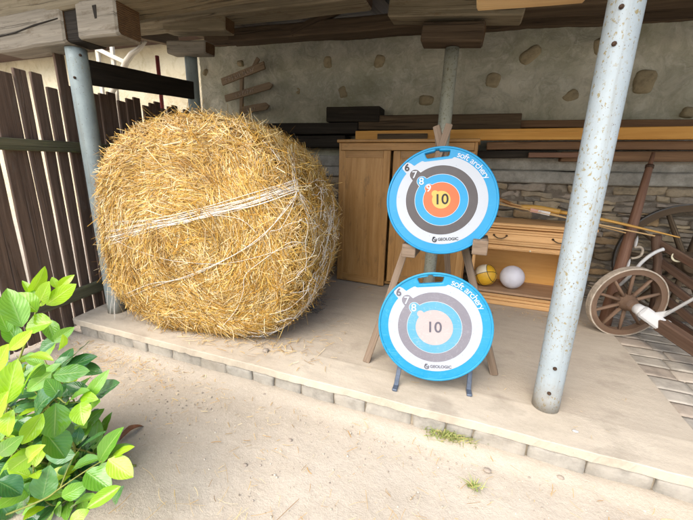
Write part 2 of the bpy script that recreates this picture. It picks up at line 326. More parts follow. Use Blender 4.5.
class MB:
    """collects shapes with UVs (metres along / across) and builds ONE mesh object"""
    def __init__(s): s.v = []; s.f = []; s.uv = []; s.mi = []; s.sm = []
    def face(s, idx, uvs, mi=0, sm=False): s.f.append(idx); s.uv.append(uvs); s.mi.append(mi); s.sm.append(sm)
    def grid(s, pts, nu, nv, uvf, mi=0, sm=True, flip=False):
        b = len(s.v); s.v += [tuple(p) for p in pts]
        for i in range(nu - 1):
            for j in range(nv - 1):
                q = [(i, j), (i + 1, j), (i + 1, j + 1), (i, j + 1)]
                if flip: q.reverse()
                s.face([b + a * nv + c for a, c in q], [uvf(a, c) for a, c in q], mi, sm)
    def beam(s, p0, p1, w, h, up=(0, 0, 1), jit=0.0, bev=.006, end_mi=0, seg=None, taper=1.0, seed=0, mi=0, twist=0):
        """squared timber from p0 to p1: width w (sideways), height h (along up); rounded, slightly uneven"""
        p0, p1 = Vector(p0), Vector(p1); d = p1 - p0; L = d.length; d.normalize()
        up = Vector(up); sd = d.cross(up)
        if sd.length < 1e-4: up = Vector((0, 1, 0)); sd = d.cross(up)
        sd.normalize(); upv = sd.cross(d)
        n = seg or max(2, int(L / .12) + 1) if jit else 2
        bev = min(bev, w * .3, h * .3)
        prof = [(-w/2 + bev, -h/2), (w/2 - bev, -h/2), (w/2, -h/2 + bev), (w/2, h/2 - bev), (w/2 - bev, h/2), (-w/2 + bev, h/2), (-w/2, h/2 - bev), (-w/2, -h/2 + bev)]
        off = rnd.random() * 50 + seed
        b = len(s.v)
        # lengthwise rings: inset end rings give the ends a bevel too
        ts = [0, min(bev, L * .1)] + [L * i / n for i in range(1, n)] + [L - min(bev, L * .1), L]
        for k, t in enumerate(ts):
            inset = bev if k in (0, len(ts) - 1) else 0
            sc = 1 + (taper - 1) * t / L
            for (a, c) in prof:
                a2 = (a - math.copysign(min(inset, abs(a)), a)) * sc; c2 = (c - math.copysign(min(inset, abs(c)), c)) * sc
                q = p0 + d * t + sd * a2 + upv * c2
                if jit:
                    nv = noise.noise_vector(Vector((t * 3 + off, a * 6, c * 6)))
                    q += (sd * nv.x + upv * nv.y) * jit + (d * nv.z * jit if k in (0, 1, len(ts)-1, len(ts)-2) else Vector())
                s.v.append(tuple(q))
        per = [0]
        for i in range(8):
            a, c = prof[i], prof[(i + 1) % 8]; per.append(per[-1] + math.hypot(a[0] - c[0], a[1] - c[1]))
        for k in range(len(ts) - 1):
            for i in range(8):
                j = (i + 1) % 8
                s.face([b + k * 8 + i, b + k * 8 + j, b + (k + 1) * 8 + j, b + (k + 1) * 8 + i],
                       [(ts[k], per[i]), (ts[k], per[i + 1]), (ts[k + 1], per[i + 1]), (ts[k + 1], per[i])], mi, False)
        e = b + (len(ts) - 1) * 8
        s.face([b + i for i in reversed(range(8))], [(prof[i][0] + .3, prof[i][1] + .2) for i in reversed(range(8))], end_mi, False)
        s.face([e + i for i in range(8)], [(prof[i][0] + .3, prof[i][1] + .2) for i in range(8)], end_mi, False)
        return s
    def box(s, lo, hi, **kw):
        lo, hi = Vector(lo), Vector(hi); c = (lo + hi) / 2; d = hi - lo
        ax = max(range(3), key=lambda i: d[i])
        p0, p1 = c.copy(), c.copy(); p0[ax] = lo[ax]; p1[ax] = hi[ax]
        if ax == 0: return s.beam(p0, p1, d[1], d[2], (0, 0, 1), **kw)
        if ax == 1: return s.beam(p0, p1, d[0], d[2], (0, 0, 1), **kw)
        return s.beam(p0, p1, d[0], d[1], (0, 1, 0), **kw)
    def tube(s, pts, rad, n=10, mi=0, cap=True, flat=1.0):
        pts = [Vector(p) for p in pts]; k = len(pts)
        if not hasattr(rad, '__len__'): rad = [rad] * k
        b = len(s.v); L = 0; Ls = []; prev = None
        for i in range(k):
            d = (pts[min(i + 1, k - 1)] - pts[max(i - 1, 0)]).normalized()
            if prev is None:
                a = Vector((0, 0, 1)) if abs(d.z) < .9 else Vector((1, 0, 0)); x = d.cross(a).normalized()
            else: x = (prev - d * prev.dot(d)).normalized()
            prev = x; y = d.cross(x)
            if i: L += (pts[i] - pts[i - 1]).length
            Ls.append(L)
            for j in range(n):
                an = 2 * math.pi * j / n; s.v.append(tuple(pts[i] + (x * math.cos(an) + y * math.sin(an) * flat) * rad[i]))
        for i in range(k - 1):
            for j in range(n):
                j2 = (j + 1) % n; c = 2 * math.pi * max(rad) / n
                s.face([b + i * n + j, b + i * n + j2, b + (i + 1) * n + j2, b + (i + 1) * n + j],
                       [(Ls[i], j * c), (Ls[i], (j + 1) * c), (Ls[i + 1], (j + 1) * c), (Ls[i + 1], j * c)], mi, True)
        if cap:
            for o, rev in ((b, True), (b + (k - 1) * n, False)):
                idx = [o + j for j in range(n)]; uvs = [(math.cos(6.283 * j / n) * .05, math.sin(6.283 * j / n) * .05) for j in range(n)]
                if rev: idx.reverse(); uvs.reverse()
                s.face(idx, uvs, mi, False)
        return s
    def lathe(s, prof, origin, axis, n=32, mi=0, sm=True, closed=False):
        """prof: list of (radius, along axis)"""
        o = Vector(origin); ax = Vector(axis).normalized(); a = Vector((0, 0, 1)) if abs(ax.z) < .9 else Vector((1, 0, 0))
        x = ax.cross(a).normalized(); y = ax.cross(x); b = len(s.v); k = len(prof)
        for (r, h) in prof:
            for j in range(n):
                an = 2 * math.pi * j / n; s.v.append(tuple(o + ax * h + (x * math.cos(an) + y * math.sin(an)) * r))
        rng = range(k) if closed else range(k - 1)
        for i in rng:
            i2 = (i + 1) % k; rr = max(prof[i][0], .01)
            for j in range(n):
                j2 = (j + 1) % n
                s.face([b + i * n + j2, b + i * n + j, b + i2 * n + j, b + i2 * n + j2],
                       [(6.283 * rr * (j + 1) / n, i * .02), (6.283 * rr * j / n, i * .02), (6.283 * rr * j / n, i * .02 + .02), (6.283 * rr * (j + 1) / n, i * .02 + .02)], mi, sm)
        return s
    def build(s, name, mats, parent=None, origin=None, bevel=0):
        o_ = Vector(origin) if origin is not None else (parent_loc(parent) if parent else Vector((0, 0, 0)))
        me = bpy.data.meshes.new(name)
        me.from_pydata([tuple(Vector(p) - o_) for p in s.v], [], s.f)
        if not isinstance(mats, (list, tuple)): mats = [mats]
        for mm in mats: me.materials.append(mm)
        ul = me.uv_layers.new(name='UVMap')
        ul.data.foreach_set('uv', [c for fu in s.uv for p in fu for c in p])
        me.polygons.foreach_set('material_index', s.mi); me.polygons.foreach_set('use_smooth', s.sm)
        me.update()
        ob = bpy.data.objects.new(name, me); COL.objects.link(ob)
        if parent: ob.parent = parent
        else: ob.location = o_
        return ob

WLOC = {}
def parent_loc(p):
    v = Vector(p.location)
    return v + parent_loc(p.parent) if p.parent else v

def tag(o, label=None, cat=None, group=None, kind=None):
    if label: o['label'] = label
    if cat: o['category'] = cat
    if group: o['group'] = group
    if kind: o['kind'] = kind
    return o
def thing(name, label, cat, loc, group=None):
    o = bpy.data.objects.new(name, None); o.empty_display_size = .1; COL.objects.link(o); o.location = Vector(loc)
    return tag(o, label, cat, group)
def copy_tree(o, parent=None):
    c = o.copy(); COL.objects.link(c); c.parent = parent
    for ch in [x for x in bpy.data.objects if x.parent == o]: copy_tree(ch, c)
    return c

# ------------------------------------------------------------------ setting: ground, slab, paving
def axis_steps(lo, hi, flo, fhi, fine, growth=1.35):
    xs = list(np.arange(flo, fhi + 1e-6, fine)); st = fine; x = flo
    while x > lo: st *= growth; x -= st; xs.insert(0, max(x, lo))
    st = fine; x = fhi
    while x < hi: st *= growth; x += st; xs.append(min(x, hi))
    return xs
def ground():
    xs = axis_steps(-120, 120, -4.2, 2.2, .035); ys = axis_steps(-120, 120, .2, 2.0, .03); mb = MB(); pts = []
    for x in xs:
        for y in ys:
            near = 1.0 if (-5 < x < 3 and -1 < y < 2.5) else 0.0
            z = -.004 + near * (.014 * noise.noise(Vector((x * 1.3, y * 1.3, 1))) + .007 * noise.noise(Vector((x * 5, y * 5, 3))) + .0045 * noise.noise(Vector((x * 17, y * 17, 5))))
            if y > 1.52 and x > -2.9: z -= .03
            if -2.9 < x < 1.2: z += .02 * math.exp(-((y - 1.47) / .06) ** 2)      # dirt banked against the kerb
            pts.append((x, y, z))
    mb.grid(pts, len(xs), len(ys), lambda a, c: (xs[a], ys[c]), 0, True)
    return tag(mb.build('ground', M['dirt']), kind='structure')
ground()

def slab():
    # concrete sheet over the kerb stones; wavy worn front edge
    poly = []
    mb = MB(); n = 150; xs = [-2.74 + (1.06 + 2.74) * i / n for i in range(n + 1)]
    ny = 44; top = []
    def left_shift(y): return (y - 1.49) * -.2
    T = .048
    rows = []
    for i, x in enumerate(xs):
        t = i / n
        e = 1.487 + .007 * noise.noise(Vector((x * 3, 0, 0))) + .004 * noise.noise(Vector((x * 14, 2, 0)))
        col = []
        for j, yy in enumerate([0] * 3 + [k / ny for k in range(ny + 1)]):
            y = e + (3.68 - e) * yy; xx = x + left_shift(y) * (1 - t)
            z = SLAB + .003 * noise.noise(Vector((xx * 2, y * 2, 0))) + .0012 * noise.noise(Vector((xx * 9, y * 9, 4)))
            if j == 0: z = SLAB - T + .004 * noise.noise(Vector((x * 18, 3, 0))); y = e + .012
            elif j == 1: z = SLAB - T + .004 + .006 * noise.noise(Vector((x * 18, 3, 0))); y = e + .004 * noise.noise(Vector((x * 22, 7, 0)))
            elif j == 2: z = SLAB - .004; y = e + .003 * noise.noise(Vector((x * 25, 9, 0)))
            elif j == 3: z = SLAB - .0005; y = e + .004
            col.append((xx, y, z))
        rows.append(col)
    for c in rows: top += c
    mb.grid(top, len(rows), len(rows[0]), lambda a, c: (rows[a][c][0], rows[a][c][1]), 0, True)
    nv = len(rows[0]) - 1
    for i in range(len(mb.f)):
        if i % nv < 4: mb.sm[i] = False
    for side in (0, -1):                                   # end faces
        cc = rows[side][1:]; b = len(mb.v)
        for p in cc: mb.v.append(p)
        for p in cc: mb.v.append((p[0], p[1], SLAB - T - .02))
        k = len(cc)
        for j in range(k - 1):
            q = [b + j, b + j + 1, b + k + j + 1, b + k + j]
            if side == -1: q.reverse()
            mb.face(q, [(0, 0)] * 4, 0, False)
    return tag(mb.build('pavement', M['slab']), kind='structure')
slab()
# dark earth bed under the slab behind the kerb stones
mb = MB(); mb.box((-2.70, 1.511, -.03), (1.05, 3.6, SLAB - .052), bev=.004); tag(mb.build('pavement', M['joint']), kind='structure')

def blob_block(mb, lo, hi, jit, nseg=5, rnd_e=.16, mi=0, seed=None, rot=0.0, sup=0):
    """a rough stone: subdivided, rounded and jittered block"""
    lo, hi = Vector(lo), Vector(hi); c = (lo + hi) / 2; h = (hi - lo) / 2; seed = seed if seed is not None else rnd.random() * 100
    b = len(mb.v); ids = {}
    def vid(u, v, w):
        k = (round(u * nseg), round(v * nseg), round(w * nseg))
        if k in ids: return ids[k]
        q = Vector((u, v, w)); e = [abs(a) for a in q]
        big = sorted(e)
        f = 1 - rnd_e * (max(0, big[1] - .45) / .55) ** 2 * .6 - rnd_e * (max(0, big[0] - .45) / .55) ** 2 * .5
        if sup: f = (abs(q.x) ** sup + abs(q.y) ** sup + abs(q.z) ** sup) ** (-1 / sup)
        p = Vector((q.x * h.x, q.y * h.y, q.z * h.z)) * f
        nv = noise.noise_vector(Vector((q.x * h.x * 9 + seed, q.y * h.y * 9, q.z * h.z * 14 + seed))) * jit
        nv += noise.noise_vector(Vector((q.x * h.x * 30 + seed, q.y * h.y * 30, q.z * h.z * 40))) * jit * .4
        p += nv
        if rot: p = Matrix.Rotation(rot, 3, 'Y') @ p
        mb.v.append(tuple(c + p)); ids[k] = len(mb.v) - 1; return ids[k]
    st = [-1 + 2 * i / nseg for i in range(nseg + 1)]
    for ax in range(3):
        for sgn in (-1, 1):
            for i in range(nseg):
                for j in range(nseg):
                    q = []
                    for (a, bb) in ((st[i], st[j]), (st[i+1], st[j]), (st[i+1], st[j+1]), (st[i], st[j+1])):
                        co = [0, 0, 0]; co[ax] = sgn; co[(ax+1) % 3] = a; co[(ax+2) % 3] = bb; q.append(vid(*co))
                    if sgn < 0: q.reverse()
                    mb.face(q, [(mb.v[k][0], mb.v[k][2]) for k in q], mi, True)

# kerb stones under the front edge
x = -2.70
while x < 1.02:
    w = rnd.uniform(.12, .25); x2 = min(x + w, 1.05)
    if x2 - x < .07: break
    mb = MB(); f = 1.494 + rnd.uniform(-.005, .007)
    blob_block(mb, (x + .003, f, -.05), (x2 - .003, 1.63, SLAB - .046), .007, 8, .05)
    o = mb.build('kerb_stone', M['kerb'], origin=((x + x2) / 2, 1.56, -.03))
    tag(o, 'rough grey kerb stone set under the front edge of the concrete slab', 'kerb stone', 'kerb stones under the slab edge'); x = x2

# old stone paving to the right of the slab
mb = MB(); mb.box((1.062, .9, -.03), (4.2, 3.66, .097), bev=.004); tag(mb.build('pavement', M['joint']), kind='structure')
mb = MB(); y = .95; row = 0
while y < 3.6:
    d = rnd.uniform(.11, .15); x = 1.075 + (row % 2) * .06 + rnd.uniform(0, .04) - .0
    x0 = 1.063
    while x0 < 3.4:
        w = rnd.uniform(.16, .26); b = rnd.uniform(0, .005)
        blob_block(mb, (x0 + .002, y + .002, .04), (x0 + w - .002, y + d - .002, .104 + b), .0025, 6, .03)
        x0 += w
    y += d; row += 1
tag(mb.build('pavement', M['paver']), kind='structure')

# ------------------------------------------------------------------ back wall
WALL_Y = 3.64; UP_Y = 3.86
def walltop(x): return 2.74 - (x + 3.28) * .055
wall = thing('stone_wall', 'long rubble wall with rough grey plaster on its upper half, behind the shed', 'wall', (-.8, 3.8, 0))
def plaster():
    x0, x1 = -3.52, 4.2; nx, nz = 420, 84; mb = MB(); pts = []
    for i in range(nx + 1):
        x = x0 + (x1 - x0) * i / nx; zt = walltop(min(x, 2.2))
        for j in range(nz + 1):
            z = .1 + (zt - .1) * j / nz
            n1 = noise.noise(Vector((x * 1.1, z * 1.1, 0))); n2 = noise.noise(Vector((x * 4 + n1 * 2, z * 4, 3)))
            n3 = noise.noise(Vector((x * 7 + n2, z * 16 - x * 5, 8))); n4 = noise.noise(Vector((x * 22, z * 22, 2)))
            y = UP_Y + .03 * n1 + .022 * n2 - .016 * abs(n3) + .006 * n4
            pts.append((x, y, z))
    mb.grid(pts, nx + 1, nz + 1, lambda a, c: (a * .02, c * .02), 0, True)
    # thickness: left end, top
    b = len(mb.v); 
    mb.beam((x0 + .02, UP_Y + .22, (2.74 + .1) / 2), (x1, UP_Y + .22, (2.74 + .1) / 2 - .1), .34, 2.45, (0, 0, 1), bev=.02)
    return mb.build('plaster', M['plaster'], wall)
plaster()
# stones showing through the plaster
for (px, py, w, h, a) in [(327, 62, .10, .13, .0), (298, 91, .07, .10, .5), (342, 92, .10, .14, -.35), (379, 61, .12, .13, .3), (426, 100, .16, .10, .05), (493, 80, .14, .14, .2),
                          (531, 54, .19, .12, -.6), (570, 97, .15, .11, -.55), (646, 81, .16, .19, .1), (601, 45, .10, .14, -.3), (204, 72, .05, .09, .5), (690, 112, .1, .09, .2), (239, 63, .09, .07, 0)]:
    c = P(px, py, y=UP_Y - .02); mb = MB()
    blob_block(mb, (c.x - w/2, UP_Y - .022, c.z - h/2), (c.x + w/2, UP_Y + .1, c.z + h/2), .008, 8, rot=a, sup=3.5)
    mb.build('embedded_stone', M['wall_stone'], wall)
# lower rubble courses
def rubble():
    mb = MB(); z = .05
    while z < 1.16:
        h = rnd.choice((rnd.uniform(.028, .05), rnd.uniform(.04, .085))); x = -3.4 + rnd.uniform(0, .2)
        if z + h > 1.2: h = 1.2 - z
        while x < 4.1:
            w = rnd.choice((rnd.uniform(.08, .2), rnd.uniform(.15, .46))); f = WALL_Y + rnd.uniform(-.02, .028)
            hh = h * rnd.uniform(.86, 1.0)
            if rnd.random() < .25:
                s_ = rnd.uniform(.35, .6)
                blob_block(mb, (x + .002, f, z + .001), (x + w - .002, UP_Y, z + hh * s_ - .001), .015, 6, .05)
                blob_block(mb, (x + .002, f + .012, z + hh * s_ + .001), (x + w - .002, UP_Y, z + hh - .001), .015, 6, .05)
            else:
                blob_block(mb, (x + .002, f, z + .001), (x + w - .002, UP_Y, z + hh - .001), .020, 7, .05, rot=rnd.uniform(-.06, .06))
            x += w
        z += h
    return mb.build('rubble_courses', M['rubble'], wall)
rubble()
mb = MB(); mb.box((-3.4, WALL_Y + .026, .05), (4.1, UP_Y - .02, 1.2), bev=.003); mb.build('mortar', M['mortar'], wall)
for (za, zb, yy) in ((1.195, 1.30, WALL_Y - .02), (1.305, 1.425, WALL_Y + .015)):
    mb = MB(); mb.beam((-3.4, (yy + UP_Y) / 2, (za + zb) / 2), (4.1, (yy + UP_Y) / 2, (za + zb) / 2), UP_Y - yy, zb - za, jit=.012, bev=.01, seg=120); mb.build('ledge', M['ledge'], wall)
# timber plate lying along the top of the wall
mb = MB(); mb.beam((-3.4, UP_Y + .12, walltop(-3.4) + .05), (4.1, UP_Y + .12, walltop(2.2) - .02), .3, .15, jit=.01, bev=.012)
tag(mb.build('roof_beam', M['dark_timber'], origin=(0, UP_Y + .1, 2.5)), 'dark wall plate timber lying along the top of the plastered wall', 'beam')

# ------------------------------------------------------------------ posts
def post(name, mat, base, top, r, label, bolts=(), cat='post'):
    t = thing(name, label, cat, base); mb = MB(); b, tp = Vector(base), Vector(top)
    n = 24; pts = [b + (tp - b) * (i / n) for i in range(n + 1)]
    mb.tube(pts, r, 40); mb.build('pipe', mat, t)
    for (z, ang) in bolts:
        k = (z - b.z) / (tp.z - b.z); c = b + (tp - b) * k; d = Vector((math.cos(ang), math.sin(ang), 0)); mb = MB()
        mb.lathe([(0, r + .012), (.005, r + .011), (.006, r + .005), (.009, r + .004), (.009, r - .004)], c, d, 8, sm=False); mb.build('bolt', M['bolt'], t)
    return t
A = math.atan2
def toward(c): return A(-c[1], -c[0])
fr = P(545, 406, z=SLAB)
a0 = toward(fr)
FR = post('steel_post', M['pipe_spotted'], (fr.x, fr.y, SLAB - .003), (fr.x + .002, fr.y, 1.99), .0605, 'thick pale grey steel post spotted with lichen, front right of the shed',
     [(P(557, 363, y=fr.y).z, a0 + .15), (P(551, 387, y=fr.y).z, a0 + .1), (P(629, 12, y=fr.y).z, a0 - .2), (P(620, 48, y=fr.y).z, a0 - .2)])
fl = P(117, 311, z=SLAB)
post('steel_post', M['pipe_grey'], (fl.x, fl.y, SLAB - .003), (fl.x - .005, fl.y, 1.985), .061, 'blue grey steel post half hidden behind the left side of the straw bale', [(1.94, toward(fl) + .3), (1.8, toward(fl) - .5)])
bl_ = P(191, 60, y=2.95)
post('steel_post', M['pipe_grey'], (bl_.x, 2.95, SLAB - .003), (bl_.x, 2.95, 2.31), .058, 'dull grey steel post rising above the top of the straw bale')
bc = P(452, 50, y=2.98); bcz = P(443, 140, y=2.98)
post('steel_post', M['pipe_old'], (-.32, 2.98, SLAB - .003), (bc.x, 2.98, bc.z + .01), .052, 'rough weathered grey post in the middle behind the upper target')

# ------------------------------------------------------------------ roof timbers
def px_beam(name, mat, xl, xr, yt, yb, yfront, depth, label, jit=.006, zslope=0.0, cat='beam', bev=.01):
    a = P(xl, yb, y=yfront); b = P(xr, yb, y=yfront); c = P((xl + xr) / 2, yt, y=yfront); mid = P((xl + xr) / 2, yb - 1, y=yfront + depth)
    for q in (a, b): q.z += mid.z - P((xl + xr) / 2, yb, y=yfront).z
    h = c.z - mid.z; mb = MB(); y = yfront + depth / 2
    mb.beam((a.x, y, a.z + h/2), (b.x, y, b.z + h/2), depth, h, jit=jit, bev=bev, end_mi=1)
    o = mb.build(name, [mat, M['end_grain']], origin=((a.x + b.x) / 2, y, mid.z)); tag(o, label, cat); return o
BA = thing('timber_bolster', 'thick grey cracked timber block on top of the front left post', 'beam', (-2.6, 1.72, 1.99))
mb = MB(); mb.beam((-3.27, 1.705, 2.103), (-2.53, 1.705, 2.096), .17, .215, jit=.006, bev=.012, end_mi=1); mb.build('block', [M['grey_timber'], M['end_grain']], BA)
mb = MB(); mb.beam((-2.40, 1.705, 2.10), (-2.06, 1.705, 2.085), .17, .205, jit=.006, bev=.012, end_mi=1); mb.build('block', [M['grey_timber'], M['end_grain']], BA)
mb = MB(); mb.beam((-2.54, 1.717, 2.097), (-2.39, 1.717, 2.093), .15, .20, jit=.004, bev=.008); mb.build('joint', M['black_timber'], BA)
mb = MB(); mb.tube([(-3.25, 1.618, 2.085), (-3.0, 1.619, 2.09), (-2.8, 1.618, 2.11), (-2.56, 1.619, 2.125)], [.003, .005, .006, .003], 6); mb.build('crack', M['black_timber'], BA)
mb = MB(); mb.beam((-2.22, 1.621, 2.155), (-2.22, 1.621, 2.085), .035, .012, (0, 1, 0), bev=.002, taper=.6); mb.build('mortise', M['black_timber'], BA)

mb = MB(); mb.beam((-6.0, 1.745, 2.345), (2.5, 1.745, 2.20), .25, .24, jit=.012, bev=.014, seg=60, end_mi=1)
tag(mb.build('roof_beam', [M['old_timber'], M['end_grain']], origin=(-2, 1.745, 2.3)), 'weathered eave beam resting on the front left timber block', 'beam')

def bolster2(xl, xr, yt, yb, yf, dp, label, mat):
    return px_beam('timber_bolster', mat, xl, xr, yt, yb, yf, dp, label)
bolster2(164, 226, 6, 39, 2.80, .14, 'upper brown timber block above the back left post, below the long beam', M['old_timber'])
o = px_beam('timber_bolster', M['grey_timber'], 167, 206, 40, 60, 2.80, .14, 'small split timber block directly on top of the back left post')
mb = MB(); a = P(163, 13, y=2.76); mb.beam((a.x - 3.0, 2.88, a.z + .13), (-.95, 2.88, P(340, 1, y=2.76).z + .12), .24, .24, jit=.008, bev=.012, end_mi=1, seg=40)
tag(mb.build('roof_beam', [M['old_timber'], M['end_grain']], origin=(-2.5, 2.88, 2.8)), 'long brown beam lying on the stacked blocks of the back left post', 'beam')
CB = px_beam('timber_bolster', M['dark_timber'], 420, 482, 21, 50, 2.86, .16, 'dark timber block with a small mortise on the middle post')
a = P(431, 43, y=2.86); b = P(437, 32, y=2.86)
mb = MB(); mb.box((a.x, 2.853, a.z), (b.x + .012, 2.87, b.z), bev=.001); mb.build('mortise', M['black_timber'], CB) if False else None
px_beam('roof_beam', M['old_timber'], 388, 524, -22, 27, 2.85, .18, 'weathered olive brown beam end resting on the middle timber block', jit=.008)
# beams continuing behind to the right, in the dark
a = P(500, 24, y=3.2)
mb = MB(); mb.beam((-.1, 3.2, 2.52), (4.0, 3.2, 2.36), .2, .18, jit=.008, bev=.01); tag(mb.build('roof_beam', M['dark_timber'], origin=(2, 3.2, 2.4)), 'dark beam in the shade below the roof on the right', 'beam')
mb = MB(); mb.beam((-2.6, 3.35, 2.58), (-.2, 3.35, 2.50), .16, .12, jit=.006, bev=.01); tag(mb.build('roof_beam', M['dark_timber'], origin=(-1.4, 3.35, 2.5)), 'thin dark beam in front of the wall top, left of the middle post', 'beam')
# brace
a = P(297, 31, y=3.2); b = P(333, 12, y=3.2)
mb = MB(); mb.beam(P(292, 34, y=3.3), P(340, 9, y=3.3), .06, .07, jit=.004); tag(mb.build('roof_brace', M['dark_timber'], origin=a), 'slanting timber brace in the dark gap below the roof', 'brace')
# front right bolster of pale sawn timber with a plate on the lichen spotted post
a = P(475, 10, y=1.85); a.x = P(475, 10, y=1.65).x; b = P(590, 6, y=1.85); b.x = P(590, 6, y=1.65).x; a.z = b.z = P(475, 11, y=1.85).z
mb = MB(); mb.beam((a.x, 1.745, a.z + .1), (b.x + .02, 1.745, a.z + .1 - .02), .23, .2, jit=.004, bev=.008, end_mi=1)
tag(mb.build('timber_bolster', [M['fresh_timber'], M['end_grain']], origin=(.1, 1.745, a.z)), 'pale sawn timber block above the upper target at the top edge', 'beam')
mb = MB(); mb.box((b.x + .03, 1.645, 1.965), (1.1, 1.845, 2.15), bev=.008, jit=.004)
tag(mb.build('timber_bolster', M['grey_timber'], origin=(.4, 1.745, 1.93)), 'grey timber block on top of the lichen spotted post', 'beam')
# roof: rafters and boards
for k in range(9):
    x = -4.6 + k * .85
    mb = MB(); mb.beam((x, .95, 2.60 - .02 * k), (x, 4.6, 3.12 - .02 * k), .09, .14, jit=.005, bev=.006); tag(mb.build('rafter', M['dark_timber'], origin=(x, 2.7, 2.8)), 'dark rafter under the shed roof', 'rafter', 'rafters under the shed roof')
mb = MB()
for k in range(22):
    y0 = .9 + k * .175; z0 = 2.73 + (y0 - .95) * .1425
    mb.beam((-5.2, y0 + .085, z0), (3.2, y0 + .085, z0 - .17), .172, .025, Vector((0, -.1425, 1)), bev=.003)
tag(mb.build('shed_roof', M['roof_board'], origin=(-1, 2.5, 2.9)), 'dark boarded lean-to roof over the shed', 'roof')

# ------------------------------------------------------------------ fence on the left
FP0 = Vector((-2.80, 1.40, 0)); FD = Vector((-.15, .9, 0)).normalized(); FN = Vector((FD.y, -FD.x, 0))   # FN points to the yard
FN = FN if FN.x > 0 else -FN
def fpt(px, py):
    r = Vector(CAM_R @ np.array([px - 346.5, -(py - 260.0), -FPX])); o = Vector(CAM_O)
    t = (FP0 - o).dot(FN) / r.dot(FN); return o + r * t
fence = thing('picket_fence', 'dark brown wooden picket fence along the left side of the shed', 'fence', (-2.85, 1.6, 0))
def fs(p): return (p - FP0).dot(FD)
pk = []
tops = [(-12, 60), (5, 80), (20, 78), (31, 70), (42, 72), (55, 56), (70, 72), (84, 84)]
s = -.62; far = [(97, 90), (110, 93), (125, 95), (140, 97), (155, 98), (170, 100)]
end = fs(fpt(176, 100)) + .55
i = 0
while s < end:
    w = rnd.uniform(.062, .078)
    c = FP0 + FD * (s + w / 2)
    if s < fs(fpt(90, 90)): zt = 1.77 + .03 * math.sin(i * 1.7) + .05 * rnd.random() + (.19 if abs(s + w / 2 - fs(fpt(57, 55))) < .045 else 0)
    else: zt = 1.80 + .03 * math.sin(i * 2.1) + .05 * (s - .6)
    lean = FD * rnd.uniform(-.012, .012)
    mb = MB(); mb.beam(c + Vector((0, 0, .03)), c + lean + Vector((0, 0, zt)), .022, w, FD, jit=.003, bev=.003, seg=8)
    # taper: thicker lower ends are nicer left square
    mb.build('picket', M['fence_wood'], fence); s += w + rnd.uniform(.012, .022); i += 1
off = FN * .032
for (zc, hh) in ((1.37, .075), (.285, .085)):
    a = FP0 + FD * -.65 + off; b = FP0 + FD * end + off
    mb = MB(); mb.beam(a + Vector((0, 0, zc - .02)), b + Vector((0, 0, zc + .04)), .038, hh, jit=.005, bev=.005, seg=20); mb.build('rail', M['rail_wood'], fence)
# broad dark board between the posts above the fence
a = P(86, 73, y=1.76); b = P(186, 91, y=2.92)
mb = MB(); mb.beam(Vector((fl.x + .02, 1.76, a.z)), Vector((bl_.x + .02, 2.94, b.z)), .035, .155, jit=.004, bev=.004, seg=12)
tag(mb.build('cross_board', M['black_timber'], origin=a), 'broad dark board running between the two left steel posts', 'board')

# ------------------------------------------------------------------ beyond the fence: neighbouring house, pole, branch, tree
nb = thing('house', 'sunlit cream plastered house wall beyond the fence, with a brown eave', 'house', (-8, 5.6, 0))
mb = MB(); xs = [-16 + i * .12 for i in range(101)]; zs = [i * .12 for i in range(32)]; pts = []
for x in xs:
    for z in zs: pts.append((x, 5.5 + .05 * noise.noise(Vector((x * 1.5, z * 1.5, 0))) + .025 * noise.noise(Vector((x * 5, z * 5, 3))), z))
mb.grid(pts, len(xs), len(zs), lambda a, c: (a * .1, c * .1)); mb.box((-16, 5.62, 0), (-4.0, 9, 3.7), bev=.01); mb.build('wall', M['cream'], nb)
mb = MB(); mb.beam((-16.5, 5.2, 3.70), (-3.8, 5.2, 3.54), .5, .2, bev=.01); mb.build('eave', M['eave_brown'], nb)
mb = MB(); mb.beam((-16.5, 5.15, 3.87), (-3.8, 5.15, 3.70), .4, .13, bev=.01); mb.build('fascia', M['yellow_board'], nb)
mb = MB()
mb.beam((-16.5, 5.05, 3.97), (-3.8, 5.05, 3.80), .5, .06, bev=.01)
mb.beam((-16.5, 7.1, 4.95), (-3.8, 7.1, 4.80), 4.5, .07, Vector((0, -.45, 1)), bev=.01); mb.build('roof', M['mauve'], nb)
a = P(157, 56, y=3.7); mb = MB(); mb.tube([(a.x, 3.7, 0), (a.x, 3.7, a.z)], .024, 14); tag(mb.build('metal_pole', M['red_pole'], origin=(a.x, 3.7, 0)), 'thin faded red pole standing behind the fence near the cream wall', 'pole')
t = thing('bent_branch', 'bare bleached branch curving up beside the cream wall', 'branch', P(122, 80, y=4.2)); mb = MB()
bp = [P(*q, y=4.2) for q in ((112, 92), (121, 76), (126, 62), (132, 54), (139, 49), (146, 41))]
mb.tube([bp[0] + Vector((-.1, 0, -1.9))] + bp, [.05, .045, .045, .045, .04, .035, .02], 10); mb.build('limb', M['bleached'], t)
t = thing('stake_trellis', 'grey wooden stakes with a slanting cross lath, left of the bleached branch', 'trellis', P(110, 80, y=4.3) - Vector((0, 0, 2)))
for (q0, q1) in (((97, 47), (99, 90)), ((112, 46), (111, 92))):
    mb = MB(); p0, p1 = P(*q0, y=4.3), P(*q1, y=4.3); p1.z = .05; mb.beam(p1, p0, .07, .04, (0, 1, 0), jit=.004); mb.build('stake', M['bleached'], t)
mb = MB(); mb.beam(P(95, 48, y=4.26), P(126, 63, y=4.26), .03, .06, jit=.004); mb.build('cross_lath', M['bleached'], t)
